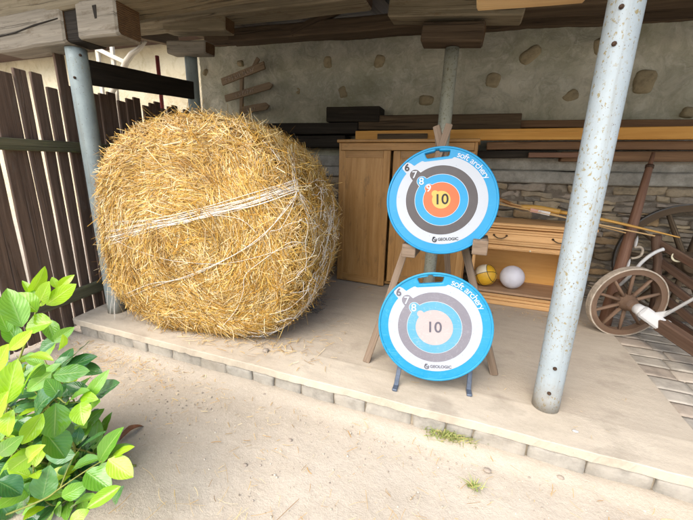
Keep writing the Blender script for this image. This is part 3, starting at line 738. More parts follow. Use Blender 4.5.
# --- tree far left, only its edge shows
def tree(base, h, cr, label):
    t = thing('tree', label, 'tree', base); b = Vector(base); mb = MB()
    mb.tube([b, b + Vector((.1, 0, h * .35)), b + Vector((0, .1, h * .7))], [.16, .12, .06], 10)
    for k in range(7):
        an = k * 2.4; mb.tube([b + Vector((.05, 0, h * (.35 + .04 * k))), b + Vector((math.cos(an) * cr * .7, math.sin(an) * cr * .7, h * (.6 + .05 * k)))], [.05, .015], 6)
    mb.build('trunk', M['bark'], t); mb = MB()
    for k in range(4500):
        q = Vector((R3.normal(), R3.normal(), R3.normal())).normalized() * cr * (.35 + .65 * R3.rand() ** .5); q.z *= .8
        if noise.noise(q * 1.6 + Vector((9, 0, 0))) < -.12: continue
        c = b + Vector((0, 0, h * .75)) + q; n = Vector((R3.normal(), R3.normal(), R3.normal() + .6)).normalized(); u = n.orthogonal().normalized(); v = n.cross(u); L = .09 + .06 * R3.rand()
        i0 = len(mb.v); mb.v += [tuple(c - u * L), tuple(c + v * L * .45), tuple(c + u * L), tuple(c - v * L * .45)]; mb.face([i0, i0+1, i0+2, i0+3], [(0, 0), (.5, .5), (1, 0), (.5, -.5)])
    mb.build('crown', M['tree_leaf'], t)
tree((-17.5, 8.5, 0), 6.0, 2.4, 'leafy green tree at the far left beyond the cream house')

# ------------------------------------------------------------------ straw bale
BC = Vector((-1.70, 0, .845)); BW, BH = .745, .715
def outline(a):
    c, s_ = math.cos(a), math.sin(a); p = 3.1 if s_ < 0 else 2.3
    r = (abs(c) ** p + abs(s_) ** p) ** (-1 / p)
    r *= 1 + .03 * noise.noise(Vector((c * 1.6, s_ * 1.6, 4))) + .012 * noise.noise(Vector((c * 4, s_ * 4, 9)))
    return BW * r * c, BH * r * s_
def yface(x): return 1.645 + .10 * (x - BC.x) / BW
CORN = .17; BACK = 1.12
def bale(a, s_):
    """surface of the bale: s_ 0..1 front face, 1..1.25 rounded rim, beyond: the long side; returns point"""
    ox, oz = outline(a); R = math.hypot(ox, oz)
    low = max(0.0, -math.sin(a)); cr = CORN * (.85 - .2 * low)
    if s_ <= 1: rho = s_ * (1 - cr / R); dy = 0
    elif s_ <= 1.25:
        k = (s_ - 1) / .25 * math.pi / 2; rho = 1 - cr / R + cr / R * math.sin(k); dy = cr * (1 - math.cos(k))
    else:
        k = (s_ - 1.25); rho = 1 - .24 * k * k; dy = cr + k
    x, z = ox * rho, oz * rho
    y = yface(BC.x + x) + dy - .05 * (1 - min(1, rho) ** 2) + .03 * noise.noise(Vector((x * 3.2, dy * 3, z * 3.2))) + .012 * noise.noise(Vector((x * 11, dy * 9, z * 11)))
    if dy > cr: y = 1.645 + .10 * x / BW * max(0, 1 - (dy - cr)) + dy
    if BC.z + z < SLAB + .004: z = SLAB + .004 - BC.z
    return Vector((BC.x + x, y, BC.z + z))
straw = thing('straw_bale', 'big round golden straw bale with loose white twine across its face', 'straw bale', (BC.x, 2.15, SLAB))
mb = MB(); NA = 96; ss = [.02] + [i / 14 for i in range(1, 15)] + [1 + .25 * i / 5 for i in range(1, 6)] + [1.25 + .75 * i / 9 for i in range(1, 10)]
pts = []
def inner(a, s_):
    p = bale(a, s_); c = Vector((BC.x, 2.1, BC.z)); return c + (p - c) * .985
for s_ in ss:
    for k in range(NA + 1): pts.append(inner(2 * math.pi * k / NA, s_))
mb.grid(pts, len(ss), NA + 1, lambda a, c: (c * .05, a * .05), 0, True)
b0 = len(mb.v); mb.v.append(tuple(inner(0, 0.0)))
for k in range(NA): mb.face([b0, k, k + 1], [(0, 0)] * 3)
lastr = (len(ss) - 1) * (NA + 1); cb = len(mb.v); mb.v.append((BC.x, 2.56, BC.z))
for k in range(NA): mb.face([cb, lastr + k + 1, lastr + k], [(0, 0)] * 3)
mb.build('core', M['straw_core'], straw)

def strands(name, specs, mats, parent, origin=None, kind=None):
    """specs: list of (points list of 4 Vectors, width, normal, mat index) -> flat curved blades"""
    V = []; F = []; U = []; MI = []
    for (pts, w, nrm, mi) in specs:
        b = len(V); k = len(pts)
        for i in range(k):
            d = (pts[min(i + 1, k - 1)] - pts[max(i - 1, 0)]); sd = d.cross(nrm)
            if sd.length < 1e-9: sd = Vector((1, 0, 0))
            sd = sd.normalized() * (w / 2)
            lift = nrm * (w * .28)
            V += [tuple(pts[i] - sd), tuple(pts[i] + lift), tuple(pts[i] + sd)]
        for i in range(k - 1):
            for j in range(2):
                F.append([b + i * 3 + j, b + i * 3 + j + 1, b + (i + 1) * 3 + j + 1, b + (i + 1) * 3 + j])
                U.append([(i * .3, j * .5), (i * .3, j * .5 + .5), (i * .3 + .3, j * .5 + .5), (i * .3 + .3, j * .5)]); MI.append(mi)
    mb = MB(); mb.v = V; mb.f = F; mb.uv = U; mb.mi = MI; mb.sm = [True] * len(F)
    return mb.build(name, mats, parent, origin)

def bale_frame(a, s_):
    p = bale(a, s_); e = .02
    ta = (bale(a + e, s_) - bale(a - e, s_)); ts = (bale(a, s_ + e) - bale(a, max(0, s_ - e)))
    ta.normalize(); ts.normalize(); n = ta.cross(ts)
    c = Vector((BC.x, 2.1, BC.z))
    if n.dot(p - c) < 0: n = -n
    return p, ta, ts, n.normalized()
specs = []
def add_strand(a, s_, ang, L, w, lift, curl):
    p, ta, ts, n = bale_frame(a, s_)
    d = ta * math.cos(ang) + ts * math.sin(ang); sd = n.cross(d)
    pts = []
    for t in (-.5, -.17, .17, .5):
        q = p + d * (L * t) + sd * (curl * L * (t * t - .08)) + n * (lift[0] + (lift[1] - lift[0]) * (t + .5) - .10 * L * (t * t) * 0)
        # follow the bulge a little
        q -= n * ((L * t) ** 2 * .55)
        if q.z < SLAB + .004: q.z = SLAB + .004 + .01 * R3.rand()
        pts.append(q)
    specs.append((pts, w, n, 0 if R3.rand() < .8 else 1))
for k in range(34000):                       # the round front face
    a = R3.rand() * 2 * math.pi; s_ = math.sqrt(R3.rand()) * 1.06 + .01
    sp = .30 if s_ > .3 else .9
    cl = noise.noise(Vector((math.cos(a) * s_ * 3.5, math.sin(a) * s_ * 3.5, 7)))
    if R3.rand() < .72: ang = R3.normal() * sp + .12 + cl * 1.1
    else: ang = R3.rand() * math.pi
    L = .03 + .22 * R3.rand() ** 2; w = .0014 + .0036 * R3.rand() ** 2.5
    l0 = -.006 + .018 * R3.rand(); add_strand(a, s_, ang, L, w, (l0 - .008 * R3.rand(), l0 + (.035 * R3.rand() ** 5)), R3.normal() * .13)
for k in range(20000):                      # rim and long side
    a = R3.rand() * 2 * math.pi; s_ = 1.0 + .95 * R3.rand() ** 1.3
    if s_ > 1.6 and math.sin(a) < -.75: continue
    ang = R3.normal() * .6 if R3.rand() < .6 else R3.rand() * math.pi
    L = .05 + .14 * R3.rand() ** 1.4; w = .0018 + .0030 * R3.rand() ** 2
    l0 = -.004 + .02 * R3.rand(); add_strand(a, s_, ang, L, w, (l0 - .010 * R3.rand(), l0 + (.06 * R3.rand() ** 5)), R3.normal() * .15)
for k in range(600):                        # wisps sticking out of the outline
    a = R3.rand() * 2 * math.pi; s_ = 1.08 + .7 * R3.rand()
    p, ta, ts, n = bale_frame(a, s_); d = (n * (.4 + R3.rand()) + ta * R3.normal() * .9 + ts * R3.normal() * .6).normalized(); L = .04 + .09 * R3.rand()
    e = Vector((R3.normal(), R3.normal(), R3.normal() - .6)) * .18
    pts = [p + d * (L * t) + e * (L * t * t) for t in (0, .33, .66, 1)]
    for q in pts:
        if q.z < SLAB + .004: q.z = SLAB + .004
    specs.append((pts, .002 + .0016 * R3.rand(), ta, 0))
tag(strands('loose_straw', specs, [M['straw'], M['straw_pale']], straw), kind='stuff')

# twine
from mathutils.bvhtree import BVHTree
def bale_bvh():
    NB, S = 120, [i / 24 for i in range(1, 25)] + [1 + .25 * i / 8 for i in range(1, 9)] + [1.25 + .8 * i / 8 for i in range(1, 9)]
    vs = [bale(2 * math.pi * k / NB, s_) for s_ in S for k in range(NB)]; fs = []
    for i in range(len(S) - 1):
        for k in range(NB): fs.append((i * NB + k, i * NB + (k + 1) % NB, (i + 1) * NB + (k + 1) % NB, (i + 1) * NB + k))
    fs.append(tuple(range(NB))); return BVHTree.FromPolygons(vs, fs)
BVH = bale_bvh(); LASTP = [None]
def on_bale(px, py, lift=.030):
    r = Vector(CAM_R @ np.array([px - 346.5, -(py - 260.0), -FPX])).normalized(); o = Vector(CAM_O)
    h = BVH.ray_cast(o, r)
    p = h[0] if h[0] is not None else BVH.find_nearest(P(px, py, y=1.75))[0]
    return p - r * lift
def spline(pts, n=6):
    out = []; k = len(pts)
    for i in range(k - 1):
        p0, p1, p2, p3 = pts[max(i-1, 0)], pts[i], pts[i+1], pts[min(i+2, k-1)]
        for j in range(n):
            t = j / n; out.append(.5 * ((2*p1) + (p2-p0)*t + (2*p0-5*p1+4*p2-p3)*t*t + (3*p1-p0-3*p2+p3)*t**3))
    out.append(pts[-1]); return out
mb = MB()
def tw(pxs, r=.0022, jit=0):
    q2 = spline([Vector((x + rnd.uniform(-jit, jit), y + rnd.uniform(-jit, jit), 0)) for x, y in pxs], 7)
    pts = [on_bale(q.x, q.y) for q in q2]; mb.tube(pts, r, 5)
for k in range(11):
    o = k * 1.9 - 1
    tw([(84, 229 + o), (90, 227 + o), (110, 226 + o * .85), (140, 222 + o * .6), (175, 217 + o * .42), (205, 210 + o * .4), (250, 199 + o * .4), (294, 182 + o * .5)], .0010, 2.2)
for k in range(4): tw([(85, 246 - 2 * k), (92, 241 + 2 * k), (120, 234 + 2 * k), (150, 228), (185, 220 + k), (212, 213), (255, 203 + k), (297, 188 + k)], .0015, 1.2)
for k in range(2): tw([(118, 222 + 9 * k), (150, 219 + 5 * k), (200, 208 + 3 * k), (240, 197 + 4 * k), (293, 180 + 8 * k), (300, 178 + 6 * k)], .0019, .8)
tw([(112, 238), (135, 250), (165, 259), (190, 263), (222, 264), (258, 257), (300, 243)], .0012, .6)
tw([(125, 294), (150, 284), (175, 279), (205, 269), (240, 251), (268, 230), (290, 205), (297, 190)], .0020, .8)
tw([(128, 296), (160, 285), (195, 275), (235, 254), (262, 236), (288, 206), (298, 189)], .0013, 1.2)
tw([(222, 326), (236, 310), (243, 292), (246, 275), (262, 260), (288, 243), (304, 243)], .0016, .8)
tw([(205, 216), (225, 216), (243, 221), (256, 232)], .0014, .6)
for k in range(6): tw([(272 + k * 2, 118 + k), (283 + k * 2, 131 + k), (289 + k, 150), (294, 172), (297, 190), (303 + k * 2, 206), (309 + k * 2, 224), (316 + k, 246)], .0011, 2.2)
tw([(297, 190), (290, 212), (276, 235)], .0016, 1)
tw([(297, 189), (312, 180), (322, 178)], .0014, 1)
mb.build('twine', M['twine'], straw)
# netting hanging on the right rim and the loose strings by the left post
mb = MB()
for k in range(80):
    a0 = rnd.uniform(-1.0, .5); s0 = rnd.uniform(1.1, 1.75); pts = []
    aa, s1 = a0, s0; da = rnd.uniform(-.05, .05) - .03; ds = rnd.uniform(-.05, .05)
    for i in range(7):
        p, ta, ts, n = bale_frame(aa, max(.95, s1)); pts.append(p + n * (.02 + .014 * rnd.random())); aa += da + rnd.uniform(-.02, .02); s1 += ds + rnd.uniform(-.02, .02)
    for p in pts: p.z = max(p.z, SLAB + .006)
    mb.tube(spline(pts, 3), .0017, 4)
mb.build('netting', M['twine'], straw); mb = MB()
for k in range(7):
    p, ta, ts, n = bale_frame(math.pi + .22 + .05 * k, 1.2); q = p + Vector((-.02, -.03, 0)); pts = [q]
    for i in range(5): q = q + Vector((rnd.uniform(-.012, .018), rnd.uniform(-.03, .01), -.07)); pts.append(Vector((q.x, q.y, max(q.z, SLAB + .006))))
    mb.tube(spline(pts, 3), .0016, 4)
mb.build('loose_string', M['twine'], straw)
mb = MB(); c = P(296, 310, z=SLAB + .03)
for k in range(80):
    q = c + Vector((rnd.gauss(.0, .05), .10 + rnd.gauss(0, .06), abs(rnd.gauss(.02, .05)))); pts = []
    d = Vector((rnd.gauss(0, 1), rnd.gauss(0, 1), rnd.gauss(0, .6))).normalized() * .022
    for i in range(6):
        pts.append(Vector((q.x, q.y, max(q.z, SLAB + .005)))); d += Vector((rnd.gauss(0, .012), rnd.gauss(0, .012), rnd.gauss(0, .010))); q = q + d
    mb.tube(spline(pts, 3), .0022, 4)
mb.build('torn_netting', M['net_dark'], straw)

# ------------------------------------------------------------------ archery targets
def curve_mesh(name, loops, extrude, bevel=0.0, res=1):
    cu = bpy.data.curves.new(name + '_outline', 'CURVE'); cu.dimensions = '2D'; cu.fill_mode = 'BOTH'; cu.extrude = extrude; cu.bevel_depth = bevel; cu.bevel_resolution = 3
    for lp in loops:
        sp = cu.splines.new('POLY'); sp.points.add(len(lp) - 1); sp.use_cyclic_u = True
        for p, (x, y) in zip(sp.points, lp): p.co = (x, y, 0, 1)
    ob = bpy.data.objects.new(name + '_outline', cu); COL.objects.link(ob)
    dg = bpy.context.evaluated_depsgraph_get(); dg.update()
    me = bpy.data.meshes.new_from_object(ob.evaluated_get(dg)); bpy.data.objects.remove(ob); bpy.data.curves.remove(cu); me.name = name
    return me
def text_mesh(name, body, size, bold=0.0, align='CENTER', extrude=.0003):
    cu = bpy.data.curves.new(name + '_text', 'FONT'); cu.body = body; cu.size = size; cu.align_x = align; cu.align_y = 'CENTER'; cu.extrude = extrude; cu.offset = bold
    ob = bpy.data.objects.new(name + '_text', cu); COL.objects.link(ob)
    dg = bpy.context.evaluated_depsgraph_get(); dg.update()
    me = bpy.data.meshes.new_from_object(ob.evaluated_get(dg)); bpy.data.objects.remove(ob); bpy.data.curves.remove(cu); me.name = name
    return me
def part(name, me, mat, parent, mw=None, local=None):
    if me.materials: me.materials.clear()
    me.materials.append(mat); o = bpy.data.objects.new(name, me); COL.objects.link(o); o.parent = parent
    if local is not None: o.matrix_local = local
    return o
def circ(r, n=128, bumps=()):
    out = []
    for k in range(n * 2):
        a = 2 * math.pi * k / (n * 2); rr = r
        for (ba, br, bs) in bumps:      # a round tab of radius bs centred at polar (ba, br)
            dd = a - ba; dd = (dd + math.pi) % (2 * math.pi) - math.pi
            h = br * math.sin(abs(dd))
            if abs(dd) < 1 and h < bs: rr = max(rr, br * math.cos(dd) + math.sqrt(bs * bs - h * h))
        out.append((rr * math.cos(a), rr * math.sin(a)))
    return out
NUMA = math.radians(134)
def make_target(name, label, centre, normal_yaw, lean, roll, Rr, faded, feet):
    t = thing(name, label, 'target', centre)
    t.rotation_mode = 'XYZ'
    # local frame: X right, Y up in the face, Z out of the face towards the viewer
    n = Vector((math.sin(normal_yaw) * math.cos(lean), -math.cos(normal_yaw) * math.cos(lean), math.sin(lean)))
    up = (Vector((0, 0, 1)) - n * n.z).normalized(); xx = up.cross(n); Rm = Matrix((xx, up, n)).transposed() @ Matrix.Rotation(roll, 3, 'Z')
    t.rotation_euler = Rm.to_euler()
    pre = 'f_' if faded else 't_'
    ha = math.radians(94)                       # carrying handle
    def hp(u, v): return (Rr * (u * math.sin(ha) + v * math.cos(ha)), Rr * (-u * math.cos(ha) + v * math.sin(ha)))
    hole = [hp(*q) for q in ((-.19, .785), (.19, .785), (.225, .81), (.25, .90), (.235, .925), (.06, .945), (.035, .975), (-.035, .975), (-.06, .945), (-.235, .925), (-.25, .90), (-.225, .81))]
    T = .016
    me = curve_mesh('disc', [circ(Rr - .010), hole], T - .006, .006)
    part('disc', me, M[pre + 'rim'], t)
    # raised rim bead
    rb = MB(); rb.lathe([(Rr * .985 + .006 * math.cos(a), T + .001 + .004 * math.sin(a)) for a in [2 * math.pi * i / 10 for i in range(10)]], (0, 0, 0), (0, 0, 1), 128, closed=True)
    o = rb.build('rim_bead', M[pre + 'rim'], None); o.parent = t
    o.location = (0, 0, 0)
    rb = MB(); rb.lathe([(Rr * .925 + .0035 * math.cos(a), T - .0005 + .002 * math.sin(a)) for a in [2 * math.pi * i / 8 for i in range(8)]], (0, 0, 0), (0, 0, 1), 128, closed=True)
    # printed zones, each sheet proud of the one below
    def notch(lp):                               # cut the white zone back below the handle
        out = []
        for (x, y) in lp:
            v = (x * math.cos(ha) + y * math.sin(ha)) / Rr; u = (x * math.sin(ha) - y * math.cos(ha)) / Rr
            if v > .745 and abs(u) < .31:
                lim = .745 if abs(u) < .25 else .745 + (abs(u) - .25) / .06 * .04
                if v > lim: x, y = hp(u, lim)
            out.append((x, y))
        return out
    zones = [('white_zone', .82, 'white', (.885, .095)), ('dark_zone', .645, 'dark', (.68, .10)), ('blue_zone', .475, 'blue', (.50, .09))]
    if faded: zones += [('centre_zone', .325, 'centre', (.345, .06))]
    else: zones += [('orange_zone', .325, 'orange', (.312, .075)), ('gold_zone', .165, 'yellow', (.165, .06))]
    z = T
    for i, (nm, r, mk, (br, bs)) in enumerate(zones):
        lp = circ(r * Rr, 128, [(NUMA, br * Rr, bs * Rr)])
        if i == 0: lp = notch(lp)
        if i in (1, 2, 3) and not (faded and i == 3):        # thin pale line round the zone
            l2 = circ(r * Rr + .0022, 128, [(NUMA, br * Rr, bs * Rr + .0022)])
            z += .0005; part('zone_line', curve_mesh('zone_line', [l2], .0002), M['white_ink'], t, local=Matrix.Translation((0, 0, z)))
        z += .0005
        part(nm, curve_mesh(nm, [lp], .0002), M[pre + mk], t, local=Matrix.Translation((0, 0, z)))
    zt = z + .0008
    def put(nm, body, size, x, y, mat, rot=0, bold=.002, al='CENTER', zt=zt):
        return part(nm, text_mesh(nm, body, size, bold, al), mat, t, local=Matrix.Translation((x, y, zt)) @ Matrix.Rotation(rot, 4, 'Z'))
    ink = M['ink_grey'] if faded else M['ink']
    for (ch, rr, mat) in (('6', .885, ink), ('7', .68, M['white_ink']), ('8', .50, M['white_ink'])) + ((('9', .312, M['white_ink']),) if not faded else ()):
        put('numeral', ch, .055, rr * Rr * math.cos(NUMA) - .003, rr * Rr * math.sin(NUMA) - .002, mat, 0, .0007)
    put('numeral', '10', .078, 0, 0, ink, 0, .0012)
    # words round the upper right of the rim
    txt = 'soft archery'; wid = {'f': .6, 't': .62, 'r': .68, ' ': .6, 's': .9}
    ang = math.radians(71); tot = sum(wid.get(c, 1) for c in txt); span = math.radians(71 - 24)
    for c in txt:
        w = wid.get(c, 1) / tot * span; am = ang - w / 2; ang -= w
        if c == ' ': continue
        put('letter', c, .046, .885 * Rr * math.cos(am), .885 * Rr * math.sin(am), M['white_ink'], am - math.pi / 2, .0003, zt=T + .0013)
    la = math.radians(-84)
    lx, ly = .735 * Rr * math.cos(la), .735 * Rr * math.sin(la)
    put('lettering', 'GEOLOGIC', .021, lx + .012, ly, ink, .03, .0006, zt=T + .0014)
    # small round emblem left of the lettering: open ring with a dot and tail
    ex, ey = lx - .058, ly - .001; eb = MB()
    ring = [(ex + .010 * math.cos(a), ey + .010 * math.sin(a) - .002, zt) for a in [math.radians(100 + 300 * i / 20) for i in range(21)]]
    eb.tube(ring, .0022, 6); eb.tube([(ex - .009, ey + .004, zt), (ex - .006, ey + .013, zt), (ex + .004, ey + .012, zt)], .0022, 6); eb.tube([(ex - .001, ey - .002, zt), (ex + .004, ey - .002, zt)], .003, 6)
    o = eb.build('emblem', ink, None); o.parent = t
    # bow marks at the sides of the white zone are not printed; folding feet behind the disc
    if feet:
        inv = (Matrix.Translation(Vector(centre)) @ Rm.to_4x4()).inverted()
        for (top, knee, toe) in feet:
            fb = MB()
            q = [inv @ Vector(p) for p in (top, knee, toe)]
            fb.beam(q[0], q[1], .024, .012, inv.to_3x3() @ Vector((.2, -1, 0)), bev=.003)
            fb.beam(q[1] + (q[1] - q[2]).normalized() * .012, q[2], .026, .014, inv.to_3x3() @ Vector((0, 0, 1)), bev=.003)
            o = fb.build('foot', M['foot_metal'], None); o.parent = t
    return t
lc = P(434, 326.5, y=1.665)
ll = P(394.5, 389, z=SLAB + .006); lr = P(468, 393.5, z=SLAB + .006)
make_target('archery_target', 'faded archery target with washed-out centre standing on the slab below the bright one', lc, math.radians(8), math.radians(7), math.radians(4.5), .283, True,
            [((ll.x + .01, ll.y + .095, .30), (ll.x + .001, ll.y + .03, SLAB + .008), (ll.x + .002, ll.y - .015, SLAB + .007)), ((lr.x - .005, lr.y + .075, .30), (lr.x + .002, lr.y + .03, SLAB + .008), (lr.x + .008, lr.y - .018, SLAB + .007))])
uc = P(441, 200.5, y=1.93)
make_target('archery_target', 'bright round archery target with orange and gold centre, held up on the wooden easel', uc, math.radians(8), math.radians(16), math.radians(4.5), .291, False, None)

# easel
ez = thing('easel', 'brown wooden easel carrying the upper archery target', 'easel', (-.2, 2.1, SLAB))
fL, fR_ = P(366, 362, z=SLAB), P(494.5, 375, z=SLAB); ap1, ap2 = P(437.5, 129, y=2.24), P(447, 128, y=2.25)
mb = MB(); mb.beam(fL, ap2 + Vector((.012, 0, .02)), .042, .024, (0, 1, .3), jit=.0015, bev=.003); mb.build('leg', M['easel_wood'], ez)
mb = MB(); mb.beam(fR_, ap1 + Vector((-.012, .03, .02)), .042, .024, (0, 1, .3), jit=.0015, bev=.003); mb.build('leg', M['easel_wood'], ez)
mb = MB(); mb.beam((-.10, 2.86, SLAB), Vector((-.27, 2.29, 1.50)), .042, .024, (0, 1, .3), jit=.0015, bev=.003); mb.build('rear_leg', M['easel_wood'], ez)
def leg_at(p, q, z): k = (z - p.z) / (q.z - p.z); return p + (q - p) * k
for (f, apx, pxb) in ((fL, ap2, (408.5, 251)), (fR_, ap1, (480, 248))):
    c = leg_at(f, apx, P(*pxb, y=1.93).z); k = P(*pxb, y=1.84)
    mb = MB(); dirv = Vector((.17, -.98, 0)); e = Vector((k.x, k.y, k.z)); 
    mb.beam(e + Vector((0, .20, .0)), e, .075, .075, (0, 0, 1), jit=.001, bev=.003); mb.build('bracket', M['easel_wood'], ez)
cl, cr = leg_at(fL, ap2, .86), leg_at(fR_, ap1, .86)
mb = MB(); mb.beam(cl + Vector((0, .03, 0)), cr + Vector((0, .03, 0)), .02, .05, (0, 0, 1), bev=.003); mb.build('crossbar', M['easel_wood'], ez)

# ------------------------------------------------------------------ wardrobe
W0, W1, WF, WB, WT = -1.31, -.04, 3.235, 3.56, 1.52
wd = thing('wardrobe', 'old brown wooden wardrobe with two ajar doors behind the targets', 'wardrobe', ((W0 + W1) / 2, 3.4, SLAB))
mb = MB()
mb.box((W0, WF, SLAB), (W0 + .025, WB, WT), bev=.002); mb.box((W1 - .025, WF, SLAB), (W1, WB, WT), bev=.002)
mb.box((W0 + .026, WB - .012, SLAB), (W1 - .026, WB, WT), bev=.002); mb.box((W0 + .026, WF + .01, SLAB + .02), (W1 - .026, WB - .014, SLAB + .045), bev=.002)
mb.build('carcass', M['wardrobe'], wd)
mb = MB(); mb.box((W0 - .015, WF - .03, WT), (W1 + .015, WB, WT + .028), bev=.006); mb.box((W0 + .026, WF - .004, WT - .07), (W1 - .026, WF + .02, WT - .003), bev=.003); mb.build('cornice', M['wardrobe'], wd)
def wdoor(hinge, free_x, yopen, z0, z1):
    d = bpy.data.objects.new('door', None)
    a = Vector((hinge, WF - .012, 0)); b = Vector((free_x, WF - .012 - yopen, 0)); u = (b - a).normalized(); nrm = Vector((u.y, -u.x, 0)); nrm = nrm if nrm.y < 0 else -nrm; L = (b - a).length
    mb = MB(); up = Vector((0, 0, 1))
    def pl(s0, s1, za, zb, th, fo):
        c0 = a + u * s0 + nrm * fo; c1 = a + u * s1 + nrm * fo
        if (zb - za) > (s1 - s0):
            mid = (c0 + c1) / 2; mb.beam(Vector((mid.x, mid.y, za)), Vector((mid.x, mid.y, zb)), s1 - s0, th, nrm, bev=.003)
        else: mb.beam(Vector((c0.x, c0.y, (za + zb) / 2)), Vector((c1.x, c1.y, (za + zb) / 2)), th, zb - za, up, bev=.003)
    fw = .065
    pl(0, fw, z0, z1, .022, 0); pl(L - fw, L, z0, z1, .022, 0); pl(fw + .001, L - fw - .001, z1 - fw, z1, .022, 0); pl(fw + .001, L - fw - .001, z0, z0 + .08, .022, 0)
    o = mb.build('door', M['wardrobe'], wd)
    mb = MB(); mid = a + u * (L / 2) + nrm * -.002
    mb.beam(Vector((mid.x, mid.y, z0 + .075)), Vector((mid.x, mid.y, z1 - fw + .005)), L - 2 * fw + .012, .019, nrm, bev=.002); mb.build('panel', M['wardrobe'], o) if False else None
    pm = MB(); pm.v, pm.f, pm.uv, pm.mi, pm.sm = mb.v, mb.f, mb.uv, mb.mi, mb.sm
    pp = pm.build('panel', M['wardrobe'], o)
    return o
wdoor(W0 + .012, -.782, .03, SLAB + .012, WT - .075)
wdoor(W1 - .012, -.762, .0, SLAB + .06, WT - .075)

# ------------------------------------------------------------------ sideboard
S0, S1, SF, SB, ST = -.005, .905, 3.155, 3.60, .865
sb = thing('sideboard', 'light oak sideboard with one carved drawer above an open shelf', 'sideboard', ((S0 + S1) / 2, 3.37, SLAB))
mb = MB(); mb.box((S0 + .03, SF + .02, SLAB + .05), (S0 + .052, SB, ST - .03), bev=.002); mb.box((S1 - .052, SF + .02, SLAB + .05), (S1 - .03, SB, ST - .03), bev=.002); mb.build('side', M['sideboard'], sb)
mb = MB(); mb.box((S0 + .053, SB - .014, SLAB + .05), (S1 - .053, SB - .002, ST - .03), bev=.001); mb.build('back_panel', M['side_panel'], sb)
mb = MB(); mb.box((S0 + .053, SF + .03, SLAB + .098), (S1 - .053, SB - .016, SLAB + .118), bev=.002); mb.build('shelf', M['shelf'], sb)
mb = MB(); mb.box((S0 - .01, SF - .02, ST - .026), (S1 + .012, SB, ST), bev=.008); mb.box((S0 + .005, SF - .003, ST - .046), (S1 - .004, SB, ST - .027), bev=.006); mb.build('top', M['sideboard'], sb)
mb = MB(); mb.box((S0 + .054, SF + .012, ST - .19), (S1 - .054, SF + .034, ST - .055), bev=.003); dr = mb.build('drawer', M['sideboard'], sb)
mb = MB()
for zz, pr in ((ST - .064, .016), (ST - .083, .010), (ST - .178, .016), (ST - .160, .010)): mb.box((S0 + .054, SF + .004 - pr + .008, zz - .009), (S1 - .054, SF + .011, zz + .009), bev=.005)
mb.box((S0 + .07, SF + .003, ST - .148), (S1 - .07, SF + .011, ST - .095), bev=.004); mb.build('moulding', M['sideboard'], dr)
for hx in (P(500, 238, y=3.15).x, P(560, 241, y=3.15).x):
    mb = MB(); zc = ST - .115
    mb.tube(spline([Vector((hx - .05, SF + .001, zc + .006)), Vector((hx - .04, SF - .02, zc - .003)), Vector((hx - .02, SF - .024, zc - .014)), Vector((hx, SF - .026, zc - .016)), Vector((hx + .02, SF - .024, zc - .014)), Vector((hx + .04, SF - .02, zc - .003)), Vector((hx + .05, SF + .001, zc + .006))], 3), .0042, 8)
    mb.lathe([(.009, 0), (.009, .006), (.003, .009)], (hx - .05, SF + .003, zc + .006), (0, -1, 0), 10); mb.lathe([(.009, 0), (.009, .006), (.003, .009)], (hx + .05, SF + .003, zc + .006), (0, -1, 0), 10)
    mb.build('handle', M['brass'], dr)
mb = MB(); mb.box((S0 + .054, SF + .004, ST - .235), (S1 - .054, SF + .03, ST - .195), bev=.005); mb.box((S0 + .07, SF - .004, ST - .222), (S1 - .07, SF + .003, ST - .208), bev=.003); mb.build('apron', M['sideboard'], sb)
kx = P(530, 253, y=3.14); mb = MB(); mb.lathe([(0, .016), (.006, .014), (.008, .009), (.004, .004), (.004, 0)], (kx.x, SF + .003, ST - .222), (0, -1, 0), 12); mb.build('knob', M['cream_plastic'], sb)
mb = MB(); mb.box((S0 + .012, SF - .004, SLAB), (S1 - .012, SB, SLAB + .045), bev=.006); mb.box((S0, SF - .016, SLAB + .046), (S1, SB, SLAB + .07), bev=.008); mb.box((S0 + .02, SF, SLAB + .071), (S1 - .02, SF + .028, SLAB + .096), bev=.005); mb.build('plinth', M['sideboard'], sb)
# pilaster strips at the front corners
for xx in (S0 + .026, S1 - .056):
    mb = MB(); mb.box((xx, SF + .001, SLAB + .097), (xx + .027, SF + .03, ST - .047), bev=.004); mb.build('corner_strip', M['sideboard'], sb)

# balls on the shelf
SH = SLAB + .118
def sphere(mb, c, r, n=24, mats=None):
    c = Vector(c); pts = []
    for i in range(n + 1):
        th = math.pi * i / n
        for j in range(2 * n + 1):
            ph = math.pi * j / n; pts.append(c + Vector((math.sin(th) * math.cos(ph), math.sin(th) * math.sin(ph), math.cos(th))) * r)
    mb.grid(pts, n + 1, 2 * n + 1, lambda a, c_: (a * .02, c_ * .02), 0, True, flip=True)
c = P(511.5, 281, y=3.33); rb = .105
mb = MB(); sphere(mb, (0, 0, 0), rb, 30); 
o = mb.build('ball', M['white_ball'], origin=(0, 0, 0)); o.location = (c.x, 3.33, SH + rb + .001)
tag(o, 'plain pale white ball on the sideboard shelf', 'ball')
rb2 = .1; cy = P(484, 284, y=3.31)
bt = thing('ball', 'yellow and white panelled ball on the shelf, half hidden by the easel leg', 'ball', (cy.x, 3.31, SH + .001))
cc = Vector((cy.x, 3.31, SH + rb2 + .001)); mb = MB(); sphere(mb, cc, rb2, 30)
Rr_ = Matrix.Rotation(.5, 3, 'X') @ Matrix.Rotation(.5, 3, 'Y') @ Matrix.Rotation(.3, 3, 'Z')
for i, f in enumerate(mb.f):
    q = Rr_ @ ((sum((Vector(mb.v[k]) for k in f), Vector()) / len(f)) - cc); mb.mi[i] = 1 if (q.z > -.01 and q.x < .055) or q.y > .07 else 0
mb.build('skin', [M['ball_yellow'], M['ball_white']], bt)
mb = MB()
